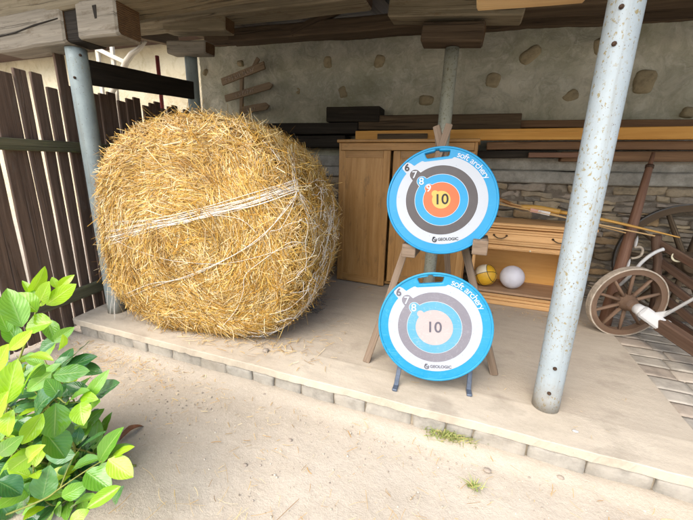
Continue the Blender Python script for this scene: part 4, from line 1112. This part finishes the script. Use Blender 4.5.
for axv, off_ in ((Vector((0, 0, 1)), -.01), (Vector((1, 0, 0)), .055), (Vector((1, 0, 0)), -.045), (Vector((0, 1, 0)), .0)):
    ax = Rr_.transposed() @ axv; rr = math.sqrt(rb2 ** 2 - off_ ** 2); x_ = ax.orthogonal().normalized(); y_ = ax.cross(x_)
    mb.tube([cc + ax * off_ + (x_ * math.cos(2 * math.pi * k / 48) + y_ * math.sin(2 * math.pi * k / 48)) * (rr + .0003) for k in range(49)], .0026, 6)
mb.build('seams', M['ball_line'], bt)

# bow and arrows lying on the sideboard
TOPZ = ST
bow = thing('archery_bow', 'wooden bow lying on the sideboard, its pale tip pointing right', 'bow', (.5, 3.4, TOPZ))
bp = [P(468, 183, y=3.42), P(485, 193, y=3.40), P(505, 201.5, y=3.36), P(520, 207, y=3.33), P(536, 208, y=3.3), P(560, 212, y=3.26), P(600, 219, y=3.2), P(640, 228, y=3.12), P(680, 237.5, y=3.05)]
bs = spline(bp, 5)
mb = MB(); nb_ = len(bs); mb.tube(bs[:17], [.016 + .014 * min(1, k / 10) for k in range(17)], 10, flat=.55); mb.build('dark_limb', M['bow_dark'], bow)
mb = MB(); mb.tube(bs[15:26], [.028, .030, .031, .031, .031, .031, .031, .030, .029, .028, .028], 12, flat=.8); mb.build('grip', M['bow_wood'], bow)
mb = MB(); tail = bs[25:]; mb.tube(tail, [.028 - .021 * (k / (len(tail) - 1)) for k in range(len(tail))], 10, flat=.6); mb.build('pale_limb', M['bow_wood'], bow)
for (q0, q1, yy0, yy1, fl_, lab) in (((494, 203), (655, 236), 3.30, 3.08, True, 'thin wooden arrow with white and pink fletching lying below the bow'),
                              ((494, 199), (626, 233), 3.36, 3.14, False, 'plain thin wooden stick lying beside the arrow on the sideboard')):
    p0, p1 = P(*q0, y=yy0), P(*q1, y=yy1)
    ar = thing('arrow' if fl_ else 'wooden_stick', lab, 'arrow' if fl_ else 'stick', p0); mb = MB(); mb.tube([p0, (p0 + p1) / 2, p1], .0055, 8); mb.build('shaft', M['fresh_timber'], ar)
    if fl_:
        d = (p1 - p0).normalized()
        for k, (px0, px1, mt) in enumerate(((530, 541, 'fletch_pink'), (538, 550, 'fletch'))):
            s0 = (P(px0, 211, y=3.27) - p0).length; s1 = (P(px1, 213, y=3.26) - p0).length
            mb = MB(); c0, c1 = p0 + d * s0, p0 + d * s1; mb.beam(c0 + Vector((0, -.004, .004)), c1 + Vector((0, -.004, .004)), .004, .034, (0, -.5, 1), bev=.0015); mb.build('fletching', M[mt], ar)

# ------------------------------------------------------------------ timbers stored on the wall ledge
LZ = 1.43
def stored(xl, xr, yt, yb, yf, dp, mat, label, jit=.004, name='timber_beam', cat='beam', bev=.006, end=True):
    a = P(xl, yb, y=yf); b = P(xr, yb, y=yf); zt = P((xl + xr) / 2, yt, y=yf).z; zb = P((xl + xr) / 2, yb, y=yf).z; mb = MB()
    mb.beam((a.x, yf + dp/2, a.z + (zt - zb) / 2), (b.x, yf + dp/2, b.z + (zt - zb) / 2), dp, zt - zb, jit=jit, bev=bev)
    return tag(mb.build(name, mat, origin=((a.x + b.x) / 2, yf + dp / 2, zb)), label, cat)
stored(250, 345, 136, 147, 3.60, .18, M['black_timber'], 'black squared timber at the bottom of the dark stack beside the bale')
stored(262, 357, 123, 134, 3.57, .2, M['black_timber'], 'dark squared timber sticking out above the bale, middle of the stack')
stored(326, 379, 106.5, 122, 3.58, .2, M['black_timber'], 'short dark timber block lying on top of the stack by the wall')
stored(358, 520, 114.5, 129.5, 3.60, .16, M['dark_timber'], 'dark brown beam behind the orange plank, left of the lichen post')
o = stored(510, 760, 119.5, 127.5, 3.66, .12, M['brown_board'], 'thin brown board along the wall above the right part of the orange plank')
a = P(355, 140.5, y=3.44); b = P(355, 131, y=3.44); a2 = P(700, 139, y=3.44); h = b.z - a.z
mb = MB(); mb.beam((a.x, 3.475, a.z + h/2), (2.6, 3.475, a2.z + h/2 - .002), .07, h, jit=.002, bev=.004, seg=24); tag(mb.build('timber_plank', M['orange_timber'], origin=a), 'long orange pine plank lying across the top of the wardrobe', 'plank')
stored(377, 427, 133.5, 139.8, 3.41, .02, M['dark_timber'], 'short dark lath lying against the orange plank', .002, 'timber_lath', 'lath', .003)
stored(486, 760, 141, 149.5, 3.53, .12, M['brown_board'], 'weathered brown board just below the orange plank', .004)
stored(455, 556, 150.5, 158, 3.55, .14, M['black_timber'], 'dark board end between the brown boards and the concrete ledge', .004)
stored(528, 578, 152.5, 157.5, 3.50, .04, M['red_wood'], 'short reddish stick on the ledge left of the lichen post', .002, 'wooden_stick', 'stick', .004)
stored(560, 760, 151, 161.5, 3.57, .12, M['brown_board'], 'dark brown beam on the ledge right of the lichen post', .004)
# supports keep the stacks on the ledge
# ------------------------------------------------------------------ signpost of arrow boards on the wall
sg = thing('signpost', 'small wooden signpost with three arrow boards on the plaster wall above the bale', 'sign', P(242, 110, y=3.76))
a, b = P(242, 76, y=3.77), P(241.5, 116, y=3.77)
mb = MB(); mb.beam(b, a, .045, .03, (0, 1, 0), jit=.002, bev=.003); mb.build('stake', M['sign_wood'], sg)
a, b = P(255.5, 68, y=3.77), P(258, 57, y=3.77); mb = MB(); mb.beam(P(252, 71, y=3.785), P(258.5, 58, y=3.785), .05, .025, (0, 1, 0), jit=.003); mb.build('peg', M['sign_wood'], sg)
def arrow_board(q0, q1, wpx, tip):
    yf = 3.735; p0, p1 = P(*q0, y=yf), P(*q1, y=yf); d = (p1 - p0); L = d.length; d.normalize(); up = Vector((0, -1, 0)).cross(d); up = up if up.z > 0 else -up
    w = wpx * 3.95 / 340 * .97; poly = [(0, -w/2), (L - (w * .6 if tip else 0), -w/2)] + ([(L, 0)] if tip else []) + [(L - (w * .6 if tip else 0), w/2), (0, w/2)]
    mb = MB(); n = len(poly); th = .022
    for yy in (0, th):
        for (u, v) in poly: q = p0 + d * u + up * v; mb.v.append((q.x, q.y + yy, q.z))
    mb.face(list(range(n)), [(u, v) for u, v in poly]); mb.face([n + i for i in reversed(range(n))], [poly[i] for i in reversed(range(n))])
    for i in range(n): j = (i + 1) % n; mb.face([i, n + i, n + j, j], [(0, 0), (0, .02), (.1, .02), (.1, 0)])
    bo = mb.build('arrow_board', M['sign_wood'], sg)
    mb = MB(); u = L * .12                       # worn carved strokes, no longer readable
    e = L * (.62 if tip else .8)
    if tip: u = L * .25
    while u < e:
        h = w * rnd.uniform(.22, .34); sl = rnd.uniform(-.01, .01); c0 = p0 + d * u + up * (-h) + Vector((0, -.0015, 0)); c1 = p0 + d * (u + sl) + up * h + Vector((0, -.0015, 0)); mb.tube([c0, c1], .0045, 5)
        if rnd.random() < .5: c2 = p0 + d * (u + .025) + up * rnd.choice((-h, h, 0)) + Vector((0, -.0015, 0)); mb.tube([p0 + d * u + up * rnd.choice((-h, h, 0)) + Vector((0, -.0015, 0)), c2], .004, 5)
        u += rnd.uniform(.032, .05)
    mb.build('carving', M['pale_carve'], bo)
M['pale_carve'] = plain('worn_carving', '#b9a99a', .9, .2, .2, 40, .3)
arrow_board((221.5, 82), (264, 65), 7.0, False); arrow_board((225, 98.5), (272.5, 84.5), 6.6, True); arrow_board((240, 110.5), (269, 105.5), 7.0, True)
mb = MB(); mb.box((P(246, 111, y=3.735).x - .1, 3.758, P(246, 111, y=3.735).z - .03), (P(246, 111, y=3.735).x + .02, 3.775, P(246, 111, y=3.735).z + .03), bev=.002)

# ------------------------------------------------------------------ farm cart parts on the right
def wheel(t, C, axis, Rw, rim_w, rim_t, hub_r, hub_l, nsp, mw, mt, tyre=True, rot=0.0, name='wheel'):
    ax = Vector(axis).normalized(); C = Vector(C)
    a = Vector((0, 0, 1)); x = ax.cross(a).normalized(); y = x.cross(ax)
    mb = MB(); ri = Rw - rim_t
    mb.lathe([(ri, -rim_w/2), (Rw - .007, -rim_w/2), (Rw - .007, rim_w/2), (ri, rim_w/2)], C, ax, 64, sm=False, closed=True); wh = mb.build(name, mw, t)
    if tyre: mb = MB(); mb.lathe([(Rw - .009, -rim_w/2 - .004), (Rw, -rim_w/2 - .002), (Rw, rim_w/2 + .002), (Rw - .009, rim_w/2 + .004)], C, ax, 64, sm=False, closed=True); mb.build('tyre', mt, wh)
    mb = MB()
    mb.lathe([(0, hub_l/2), (hub_r * .55, hub_l/2), (hub_r * .62, hub_l/2 - .01), (hub_r * .72, hub_l * .3), (hub_r * .85, hub_l * .22), (hub_r * .88, hub_l * .17), (hub_r, hub_l * .12), (hub_r * 1.05, 0), (hub_r, -hub_l * .12), (hub_r * .85, -hub_l * .3), (hub_r * .6, -hub_l/2), (0, -hub_l/2)], C, ax, 28)
    mb.build('hub', mw, wh)
    for k in range(nsp):
        an = rot + 2 * math.pi * k / nsp; d = x * math.cos(an) + y * math.sin(an)
        mb = MB(); mb.tube([C + d * hub_r * .8, C + d * (hub_r + (ri - hub_r) * .5), C + d * (ri + .008)], [Rw * .068, Rw * .06, Rw * .05], 10, flat=.7); mb.build('spoke', mw, wh)
    return wh
WC = P(626.5, 302, y=2.90)
cart = thing('farm_cart', 'old farm cart frame with a small spoked wheel, slatted rack and white metal fittings', 'cart', (WC.x + .2, 2.9, .11))
view = (Vector(CAM_O) - WC).normalized(); hubpx = P(649, 315.5, y=2.90 - .12)
side = (hubpx - WC); side = (side - view * side.dot(view)).normalized(); phi = math.radians(43)
wax = (view * math.cos(phi) + side * math.sin(phi)).normalized()
wheel(cart, WC, wax, .268, .045, .048, .06, .20, 10, M['wheel_wood'], M['pale_iron'], rot=.28)
E0 = WC + wax * .10
# axle stub, white socket and bracket
mb = MB(); mb.lathe([(.030, 0), (.038, .01), (.038, .055), (.030, .06), (0, .06)], E0 - wax * .005, wax, 20); mb.build('axle_cap', M['white_paint'], cart)
B0 = E0 + wax * .05; br = P(668, 330, y=B0.y - .03)
bd = (br - B0).normalized(); 
mb = MB(); mb.beam(B0 - bd * .015, B0 + bd * .13, .085, .075, wax, bev=.012); mb.beam(B0 + bd * .135, B0 + bd * .155, .105, .04, wax, bev=.008); mb.build('bracket', M['white_paint'], cart)
mb = MB(); q = B0 + bd * .07 - wax.cross(bd) * .0 ; nn = wax.cross(bd); nn = nn if nn.dot(view) > 0 else -nn
mb.lathe([(0, .006), (.010, .005), (.012, 0)], q + nn * .046, nn, 12); mb.build('bolt', M['bolt'], cart)
# white rod from the bracket up to the right
r0 = P(663, 316, y=B0.y - .02); r1 = P(700, 295, y=2.55); r2 = r1 + (r1 - r0) * .9
mb = MB(); mb.tube([r0 - (r1 - r0).normalized() * .03, r0, r1, r2], [.014, .014, .013, .013], 10, flat=.6); mb.build('rod', M['white_paint'], cart)
mb = MB(); g = [P(650, 313.5, y=B0.y - .03), P(668, 311, y=B0.y - .05), P(672, 309.5, y=B0.y - .05), P(660, 320, y=B0.y - .03)]
b_ = len(mb.v); off2 = Vector((.0, .008, .0))
mb.v += [tuple(p) for p in g] + [tuple(p + off2) for p in g]
mb.face([b_, b_+1, b_+2, b_+3], [(0, 0)] * 4); mb.face([b_+7, b_+6, b_+5, b_+4], [(0, 0)] * 4)
for i in range(4): j = (i + 1) % 4; mb.face([b_ + i, b_ + 4 + i, b_ + 4 + j, b_ + j], [(0, 0)] * 4)
mb.build('gusset', M['white_paint'], cart)
# red brown draw beam going off to the right
d0 = B0 + bd * .12; d1 = P(700, 351, y=2.5); dd = (d1 - d0).normalized()
mb = MB(); mb.beam(d0, d1 + dd * 1.0, .07, .085, (0, 0, 1), jit=.002, bev=.008); mb.build('draw_beam', M['cart_wood'], cart)
# slatted rack: curved upright and rails
up = [P(655, 300, y=3.12), P(655.5, 283, y=3.13), P(658, 262, y=3.14), P(656, 246, y=3.15), P(657, 234, y=3.16)]
up = [Vector((up[0].x, up[0].y, .16))] + up
mb = MB(); mb.tube(spline(up, 4), [.036] * 17 + [.038, .040, .040, .030], 12, flat=.75); mb.build('upright', M['cart_wood'], cart)
for (q0, q1) in (((660, 244), (697, 266)), ((661, 262), (697, 288)), ((660, 278), (697, 306)), ((662, 296), (697, 324)), ((668, 318), (697, 338))):
    p0, p1 = P(*q0, y=3.14), P(*q1, y=2.86); d = (p1 - p0); mb = MB(); mb.beam(p0 - d * .05, p1 + d * 1.8, .030, .055, (0, .3, 1), jit=.002, bev=.005); mb.build('slat', M['cart_wood'], cart)
# white curved lever behind the wheel
lv = spline([P(634, 272, y=3.05), P(641, 263, y=3.04), P(650, 255.5, y=3.03), P(658, 251, y=3.02), P(664, 249, y=3.02)], 4)
mb = MB(); mb.tube([Vector((lv[0].x - .06, lv[0].y + .02, lv[0].z - .12))] + lv, [.012] * (len(lv) - 1) + [.014, .011], 10); mb.build('lever', M['white_paint'], cart)
rc = P(678, 257, y=3.0); mb = MB(); ax = (Vector(CAM_O) - rc).normalized()
mb.lathe([(.030 + .007 * math.cos(a), .007 * math.sin(a)) for a in [2 * math.pi * i / 10 for i in range(10)]], rc, ax, 28, closed=True)
o = mb.build('ring', M['cream_plastic'], cart)
# big wheel against the wall
BWc = P(692, 278, y=3.50); top = P(690, 207, y=3.50); Rb = (top - BWc).length + .005
Rb = .485; BWc = Vector((1.66, 3.5, .105 + Rb))
bw = thing('cart_wheel', 'large dark iron-tyred spoked wheel leaning against the stone wall', 'wheel', (BWc.x, 3.50, .105))
wheel(bw, BWc, Vector((-.10, -1, .10)), Rb, .06, .06, .10, .28, 12, M['dark_timber'], M['iron'], rot=.1, name='felloe_rim')
# tall pole with white fittings
s0, s1 = P(653.5, 153, y=3.50), P(618, 276, y=3.16); sdv = (s1 - s0); s2 = s0 + sdv * 1.0
k = (s1.z - .12) / max(.01, -(sdv.z)); s3 = s1 + sdv * k
pole = thing('cart_shaft', 'reddish brown tapered cart shaft with white hook fittings leaning on the wall', 'cart shaft', s3)
mb = MB(); mb.tube([s0, s0 + sdv * .08, s0 + sdv * .12, s0 + sdv * .5, s1, s3], [.012, .016, .024, .034, .042, .044], 14); mb.build('shaft', M['red_wood'], pole)
mb = MB(); mb.tube([s0 + sdv * .1, s0 + sdv * .125], [.028, .028], 14); mb.build('collar', M['bolt'], pole)
def on_pole(px, py, lift):
    p = P(px, py, y=3.28); tt = (s0.z - p.z) / (-sdv.z); q = s0 + sdv * tt; v = (Vector(CAM_O) - q).normalized(); return P(px, py, y=q.y) + v * lift
for (q0, q1) in (((637.5, 236), (635, 247)), ((630, 259), (626.5, 270))):
    a, b = on_pole(*q0, .03), on_pole(*q1, .03); m_ = (a + b) / 2; mb = MB(); mb.tube([a, a + (m_ - a) * .5, m_, m_ + (b - m_) * .6, b], [.004, .015, .018, .017, .012], 10, flat=.5); mb.build('strap', M['white_paint'], pole)
hk = spline([on_pole(*q, .035) for q in ((634, 247.5), (640, 247), (642.5, 250), (641, 255), (637, 257.5), (631, 258.5))], 4)
mb = MB(); mb.tube(hk, .009, 10); mb.build('hook', M['pale_iron'], pole)
mb = MB(); pb = on_pole(624.5, 257, .01); v = (Vector(CAM_O) - pb).normalized(); mb.lathe([(0, .016), (.009, .014), (.012, .006), (.012, 0)], pb, v, 12); mb.build('bolt', M['white_paint'], pole)

# ------------------------------------------------------------------ laurel bush
def leaf(mb, base, tip, wid, nrm, mi, cup=.18, droop=.12, fold=.16):
    base, tip = Vector(base), Vector(tip); d = tip - base; L = d.length; d.normalize(); n = Vector(nrm); n = (n - d * n.dot(d)).normalized(); s_ = d.cross(n)
    NU, NV = 11, 7; pts = []; ph = rnd.random() * 6
    for i in range(NU):
        u = i / (NU - 1); w = wid * 1.06 * (math.sin(math.pi * u ** .9) ** .74 if 0 < u < 1 else 0)
        if u == 1: w = .0006
        w = max(w, .0014)
        for j in range(NV):
            v = -1 + 2 * j / (NV - 1)
            q = base + d * (L * u) + s_ * (w / 2 * v) + n * (fold * abs(v) * w / 2 - droop * L * (u - .45) ** 2 * 1.6 + .035 * w * math.sin(u * 19 + ph + v) * abs(v) - cup * w * v * v * .2)
            pts.append(q)
    mb.grid(pts, NU, NV, lambda a, c: (a / (NU - 1), -1 + 2 * c / (NV - 1)), mi, True)
bush = thing('laurel_bush', 'glossy bright green laurel bush in the lower left foreground', 'bush', (-1.25, .62, 0))
fol = MB(); stems = MB()
Lv = [  # base px, tip px, width px, kind (0 young 1 mid 2 dark), depth
 (30,296,46,268,11,0,1.26),(36,300,22,279,6,0,1.25),(38,306,50,281,13,0,1.22),(46,305,76,284,14,0,1.2),(58,289,73,275,8,0,1.24),(57,288,52,277,6,0,1.26),
 (37,311,12,292,17,0,1.14),(22,327,7,288,19,1,1.08),(8,332,-6,300,16,1,1.1),(52,322,25,328,19,0,1.12),(52,342,75,327,10,1,1.22),(47,319,55,341,12,1,1.24),(9,350,33,330,11,0,1.06),(61,351,65,336,8,0,1.15),
 (28,354,52,358,8,0,1.1),(12,362,37,353,11,1,1.15),(53,375,90,371,15,1,1.17),(62,366,91,341,13,2,1.28),(63,369,96,356,14,2,1.27),(76,368,100,371,13,2,1.28),
 (6,404,17,359,22,0,.98),(20,394,38,361,10,0,1.0),(52,372,27,391,13,1,1.2),(31,415,54,390,25,2,1.16),(56,403,54,438,23,1,1.08),(80,402,83,425,16,0,1.06),(43,413,22,444,15,0,1.04),
 (11,410,5,438,15,0,.98),(84,402,108,370,11,1,1.1),(88,398,121,383,17,2,1.16),(65,403,86,388,13,1,1.13),(80,396,96,399,10,0,1.1),(83,415,101,402,16,1,1.12),
 (45,432,66,458,22,1,1.08),(75,455,44,455,14,2,1.2),(42,500,50,465,21,2,1.14),(15,512,33,482,17,2,1.18),(-3,480,22,494,18,2,1.08),(-2,500,11,518,16,2,1.1),
 (31,455,10,470,16,0,1.02),(25,460,41,446,13,0,1.0),(-4,456,20,438,14,1,1.0),(60,488,68,462,13,2,1.2),(81,447,107,432,11,2,1.16),(97,463,121,428,16,1,1.12),
 (111,456,133,446,8,0,1.1),(108,459,133,477,17,0,1.08),(72,468,99,458,13,1,1.15),(86,471,111,489,18,1,1.08),(60,498,87,484,14,1,1.08),(70,506,98,496,13,1,1.1),
 (121,486,87,508,12,0,1.05),(112,505,121,487,10,2,1.12),(68,524,88,510,12,0,1.02),(76,443,80,427,9,2,1.17),(48,522,58,502,15,1,1.06),(33,517,20,540,14,2,1.1),
 (90,392,66,384,10,2,1.22),(60,398,46,378,12,1,1.15),(70,440,60,420,12,2,1.22),(28,380,44,366,12,1,1.18),(18,420,34,432,13,2,1.2),(4,470,16,490,13,2,1.16),(82,500,70,480,12,2,1.18),
 (95,475,112,462,9,1,1.15),(20,345,4,322,13,1,1.12),(-6,372,8,344,15,0,1.0),(-8,420,6,392,16,0,.96),(-4,440,14,420,13,1,1.02),(58,340,40,352,12,2,1.25),(74,384,60,396,12,2,1.24)]
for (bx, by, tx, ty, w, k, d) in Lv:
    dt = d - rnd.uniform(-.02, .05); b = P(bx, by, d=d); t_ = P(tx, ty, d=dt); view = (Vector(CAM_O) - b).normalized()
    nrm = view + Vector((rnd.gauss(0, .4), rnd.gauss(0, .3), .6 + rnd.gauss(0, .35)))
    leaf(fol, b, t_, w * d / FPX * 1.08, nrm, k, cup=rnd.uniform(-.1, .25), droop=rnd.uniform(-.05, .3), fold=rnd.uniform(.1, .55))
# branches with alternate leaves filling the body of the bush
def branch(pts, r0, young, nleaf):
    pts = spline([Vector(p) for p in pts], 5); stems.tube(pts, [r0 * (1 - .7 * i / (len(pts) - 1)) for i in range(len(pts))], 7)
    for i in range(nleaf):
        k = .25 + .75 * i / max(1, nleaf - 1); j = min(len(pts) - 2, int(k * (len(pts) - 1))); p = pts[j]; d = (pts[j + 1] - pts[j]).normalized()
        an = i * 2.4 + rnd.uniform(-.4, .4); o1 = d.orthogonal().normalized(); o2 = d.cross(o1); rad = o1 * math.cos(an) + o2 * math.sin(an)
        L = rnd.uniform(.075, .125) * (1.0 if k < .85 else .8); dirv = (rad + d * .5 + Vector((0, 0, -.1))).normalized(); w = L * rnd.uniform(.38, .46)
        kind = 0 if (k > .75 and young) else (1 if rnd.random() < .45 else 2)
        nn = Vector((0, 0, 1)) * .8 + d * .3 + Vector((rnd.gauss(0, .3), rnd.gauss(0, .3), 0)) + (Vector(CAM_O) - p).normalized() * .5
        st = p + dirv * .012; stems.tube([p, st], .0016, 4, cap=False); leaf(fol, st, st + dirv * L, w, nn, kind, droop=rnd.uniform(.1, .3), fold=rnd.uniform(.05, .3))
root = Vector((-1.38, .70, 0))
branch([root, P(-10, 520, d=1.12), P(42, 500, d=1.12), P(60, 488, d=1.12), P(90, 468, d=1.11), P(113, 455, d=1.1)], .0042, False, 0)
branch([P(60, 489, d=1.12), P(66, 473, d=1.14), P(73, 458, d=1.15), P(81, 447, d=1.16)], .0026, False, 0)
branch([root, P(-5, 440, d=1.2), P(14, 375, d=1.18), P(30, 330, d=1.18), P(38, 306, d=1.2), P(48, 290, d=1.23)], .005, False, 0)
branch([root, P(10, 470, d=1.25), P(50, 403, d=1.16), P(66, 403, d=1.13), P(80, 402, d=1.1)], .004, False, 0)
for k in range(58):
    d = rnd.uniform(1.16, 1.5); px = rnd.uniform(-130, 66) if k % 3 else rnd.uniform(0, 70); top = 322 + max(0, px) * .75 + rnd.uniform(0, 150)
    e = P(px, top, d=d); mid = (root + e) / 2 + Vector((rnd.gauss(0, .06), rnd.gauss(0, .06), -.02)); branch([root + Vector((rnd.gauss(0, .06), rnd.gauss(0, .06), 0)), mid, e], .005, rnd.random() < .55, rnd.randint(11, 17))
fol.build('foliage', [M['leaf_young'], M['leaf_mid'], M['leaf_dark']], bush); stems.build('stems', M['stem'], bush)
mb = MB(); leaf(mb, P(119, 438, z=.02), P(144, 422, z=.012), .035, (0, 0, 1), 0, droop=.4, fold=.9)
tag(mb.build('dry_leaf', M['dry_leaf'], origin=P(131, 430, z=.01)), 'curled dry brown leaf on the dirt beside the bush', 'leaf')

# ------------------------------------------------------------------ litter
specs = []
def litter(n, cx, cy, sx, sy, z, l=(.02, .07), w=(.0015, .0035)):
    for k in range(n):
        x, y = R3.normal(cx, sx), R3.normal(cy, sy)
        zz = z
        if z > .05:
            if y < 1.5: continue
            if (x < BC.x + .7 and x > BC.x - .7 and y > 1.9): continue
        elif y > 1.46: continue
        a = R3.rand() * 6.28; L = l[0] + (l[1] - l[0]) * R3.rand() ** 1.5; d = Vector((math.cos(a), math.sin(a), R3.normal() * .06)); s_ = Vector((-d.y, d.x, 0)) * R3.normal() * .15
        c = Vector((x, y, zz + .004 + .006 * R3.rand()))
        specs.append(([c + d * (L * t) + s_ * (L * t * t) for t in (-.5, -.15, .15, .5)], w[0] + (w[1] - w[0]) * R3.rand(), Vector((0, 0, 1)), 0 if R3.rand() < .45 else 1))
litter(420, -2.2, 1.36, .32, .10, .006, (.015, .06)); litter(260, -1.4, 1.30, .5, .16, .004, (.01, .05)); litter(160, -1.2, 1.0, .8, .3, .004, (.01, .05), (.001, .0022)); litter(170, .2, 1.2, .45, .2, .004, (.01, .06), (.001, .0022))
litter(420, -1.6, 1.72, .38, .08, SLAB + .004, (.02, .10)); litter(90, -1.0, 1.9, .22, .2, SLAB + .004); litter(40, -.2, 1.75, .7, .2, SLAB + .004, (.01, .03), (.001, .002)); litter(110, .6, 3.0, .35, .08, SLAB + .004, (.01, .05)); litter(60, -1.05, 3.05, .15, .08, SLAB + .004, (.02, .08))
litter(60, -.6, .75, .25, .12, .004, (.03, .12), (.001, .002)); litter(40, -.1, .95, .12, .05, .004, (.04, .1), (.001, .002))
o = strands('straw_litter', specs, [M['straw'], M['straw_pale']], None, Vector((-1, 1.3, 0)), None); tag(o, 'loose bits of straw scattered on the dirt and the slab', 'straw', kind='stuff')
mb = MB()
for k in range(900):
    x, y = R3.uniform(-2.9, 1.2), 1.46 - abs(R3.normal(0, .35))
    if y < .3: continue
    r = .0012 + .003 * R3.rand() ** 3; blob_block(mb, (x - r, y - r, -.004), (x + r * 1.4, y + r, .002 + r * .7), r * .3, 2, .3)
tag(mb.build('gravel', M['pebble'], origin=(-.5, 1.2, 0)), 'fine gravel scattered over the dirt', 'gravel', kind='stuff')
for (px, py, r, lab) in ((413, 400, .02, None), (613, 437, .016, None), (265, 395, .012, None), (487, 471, .014, None), (185, 350, .016, None), (290, 440, .010, None), (560, 478, .013, None), (245, 465, .009, None), (628, 489, .013, None), (655, 470, .011, None)):
    z = SLAB + .003 if py < 410 and px > 400 else .004
    c = P(px, py, z=z) if not (px == 413) else P(267, 369, z=.004); mb = MB(); blob_block(mb, (c.x - r, c.y - r * .8, z - .004), (c.x + r, c.y + r * .8, z + r * .8), r * .35, 4, .4)
    tag(mb.build('pebble', M['pebble'], origin=c), 'small pale pebble lying loose on the dirt in front of the slab', 'pebble', 'loose pebbles on the dirt')
for (px, py, r, lab) in ((575, 432, .012, 'white stone chip on the slab in front of the lichen post'), (512, 373, 0, None)):
    if not lab: continue
    c = P(px, py, z=SLAB); mb = MB(); blob_block(mb, (c.x - r, c.y - r * .6, SLAB), (c.x + r, c.y + r * .6, SLAB + .008), .003, 3, .4); tag(mb.build('pebble', M['white_paint'], origin=c), lab, 'pebble')
def tuft(px, py, n, h, spread, label, dry=.3):
    c = P(px, py, z=.012); mb = MB()
    for k in range(n):
        b = c + Vector((R3.normal() * spread, R3.normal() * spread * .4, 0)); d = Vector((R3.normal() * .7, R3.normal() * .6 - .25, .9)).normalized(); L = h * (.5 + .7 * R3.rand()); e = Vector((d.x, d.y, -.4)) * .5
        w = .0022 + .0015 * R3.rand(); s_ = d.cross(Vector((0, 1, 0))).normalized() * w; i0 = len(mb.v)
        for t in (0, .4, .75, 1):
            q = b + d * (L * t) + e * (L * t * t); ww = (1 - t * .9); mb.v += [tuple(q - s_ * ww), tuple(q + s_ * ww)]
        for i in range(3): mb.face([i0 + 2*i, i0 + 2*i + 1, i0 + 2*i + 3, i0 + 2*i + 2], [(0, 0)] * 4, 0, True)
    tag(mb.build('grass_tuft', M['grass'], origin=c), label, 'grass tuft')
tuft(449, 436, 260, .062, .05, 'half dry grass tuft growing at the foot of the kerb stones')
tuft(473, 487, 46, .045, .014, 'small green grass sprout in the open dirt')

# ------------------------------------------------------------------ light
w = bpy.data.worlds.new('World'); SC.world = w; w.use_nodes = True; nt = w.node_tree; bg = nt.nodes['Background']
sky = nt.nodes.new('ShaderNodeTexSky'); sky.sky_type = 'NISHITA'; sky.sun_disc = False
SUN_EL, SUN_AZ = math.radians(47), math.radians(195)      # azimuth: clockwise from +Y (behind the viewer)
sky.sun_elevation = SUN_EL; sky.sun_rotation = SUN_AZ; sky.dust_density = 3.0; sky.air_density = 1.0; sky.ozone_density = 1.0
nt.links.new(sky.outputs[0], bg.inputs[0]); bg.inputs[1].default_value = .15
sd = bpy.data.lights.new('sun', 'SUN'); sd.energy = 1.15; sd.angle = math.radians(60); sd.color = (1, .975, .94); so = bpy.data.objects.new('sun', sd); COL.objects.link(so)
dv = Vector((math.sin(SUN_AZ) * math.cos(SUN_EL), math.cos(SUN_AZ) * math.cos(SUN_EL), math.sin(SUN_EL)))
so.rotation_euler = dv.to_track_quat('Z', 'Y').to_euler(); so.location = (0, -3, 6)

SC.view_settings.view_transform = 'Standard'; SC.view_settings.look = 'None'; SC.view_settings.gamma = 1; SC.view_settings.use_curve_mapping = False
SC.view_settings.exposure = 1.28
SC.render.engine = 'CYCLES'; SC.cycles.max_bounces = 6; SC.cycles.use_denoising = True
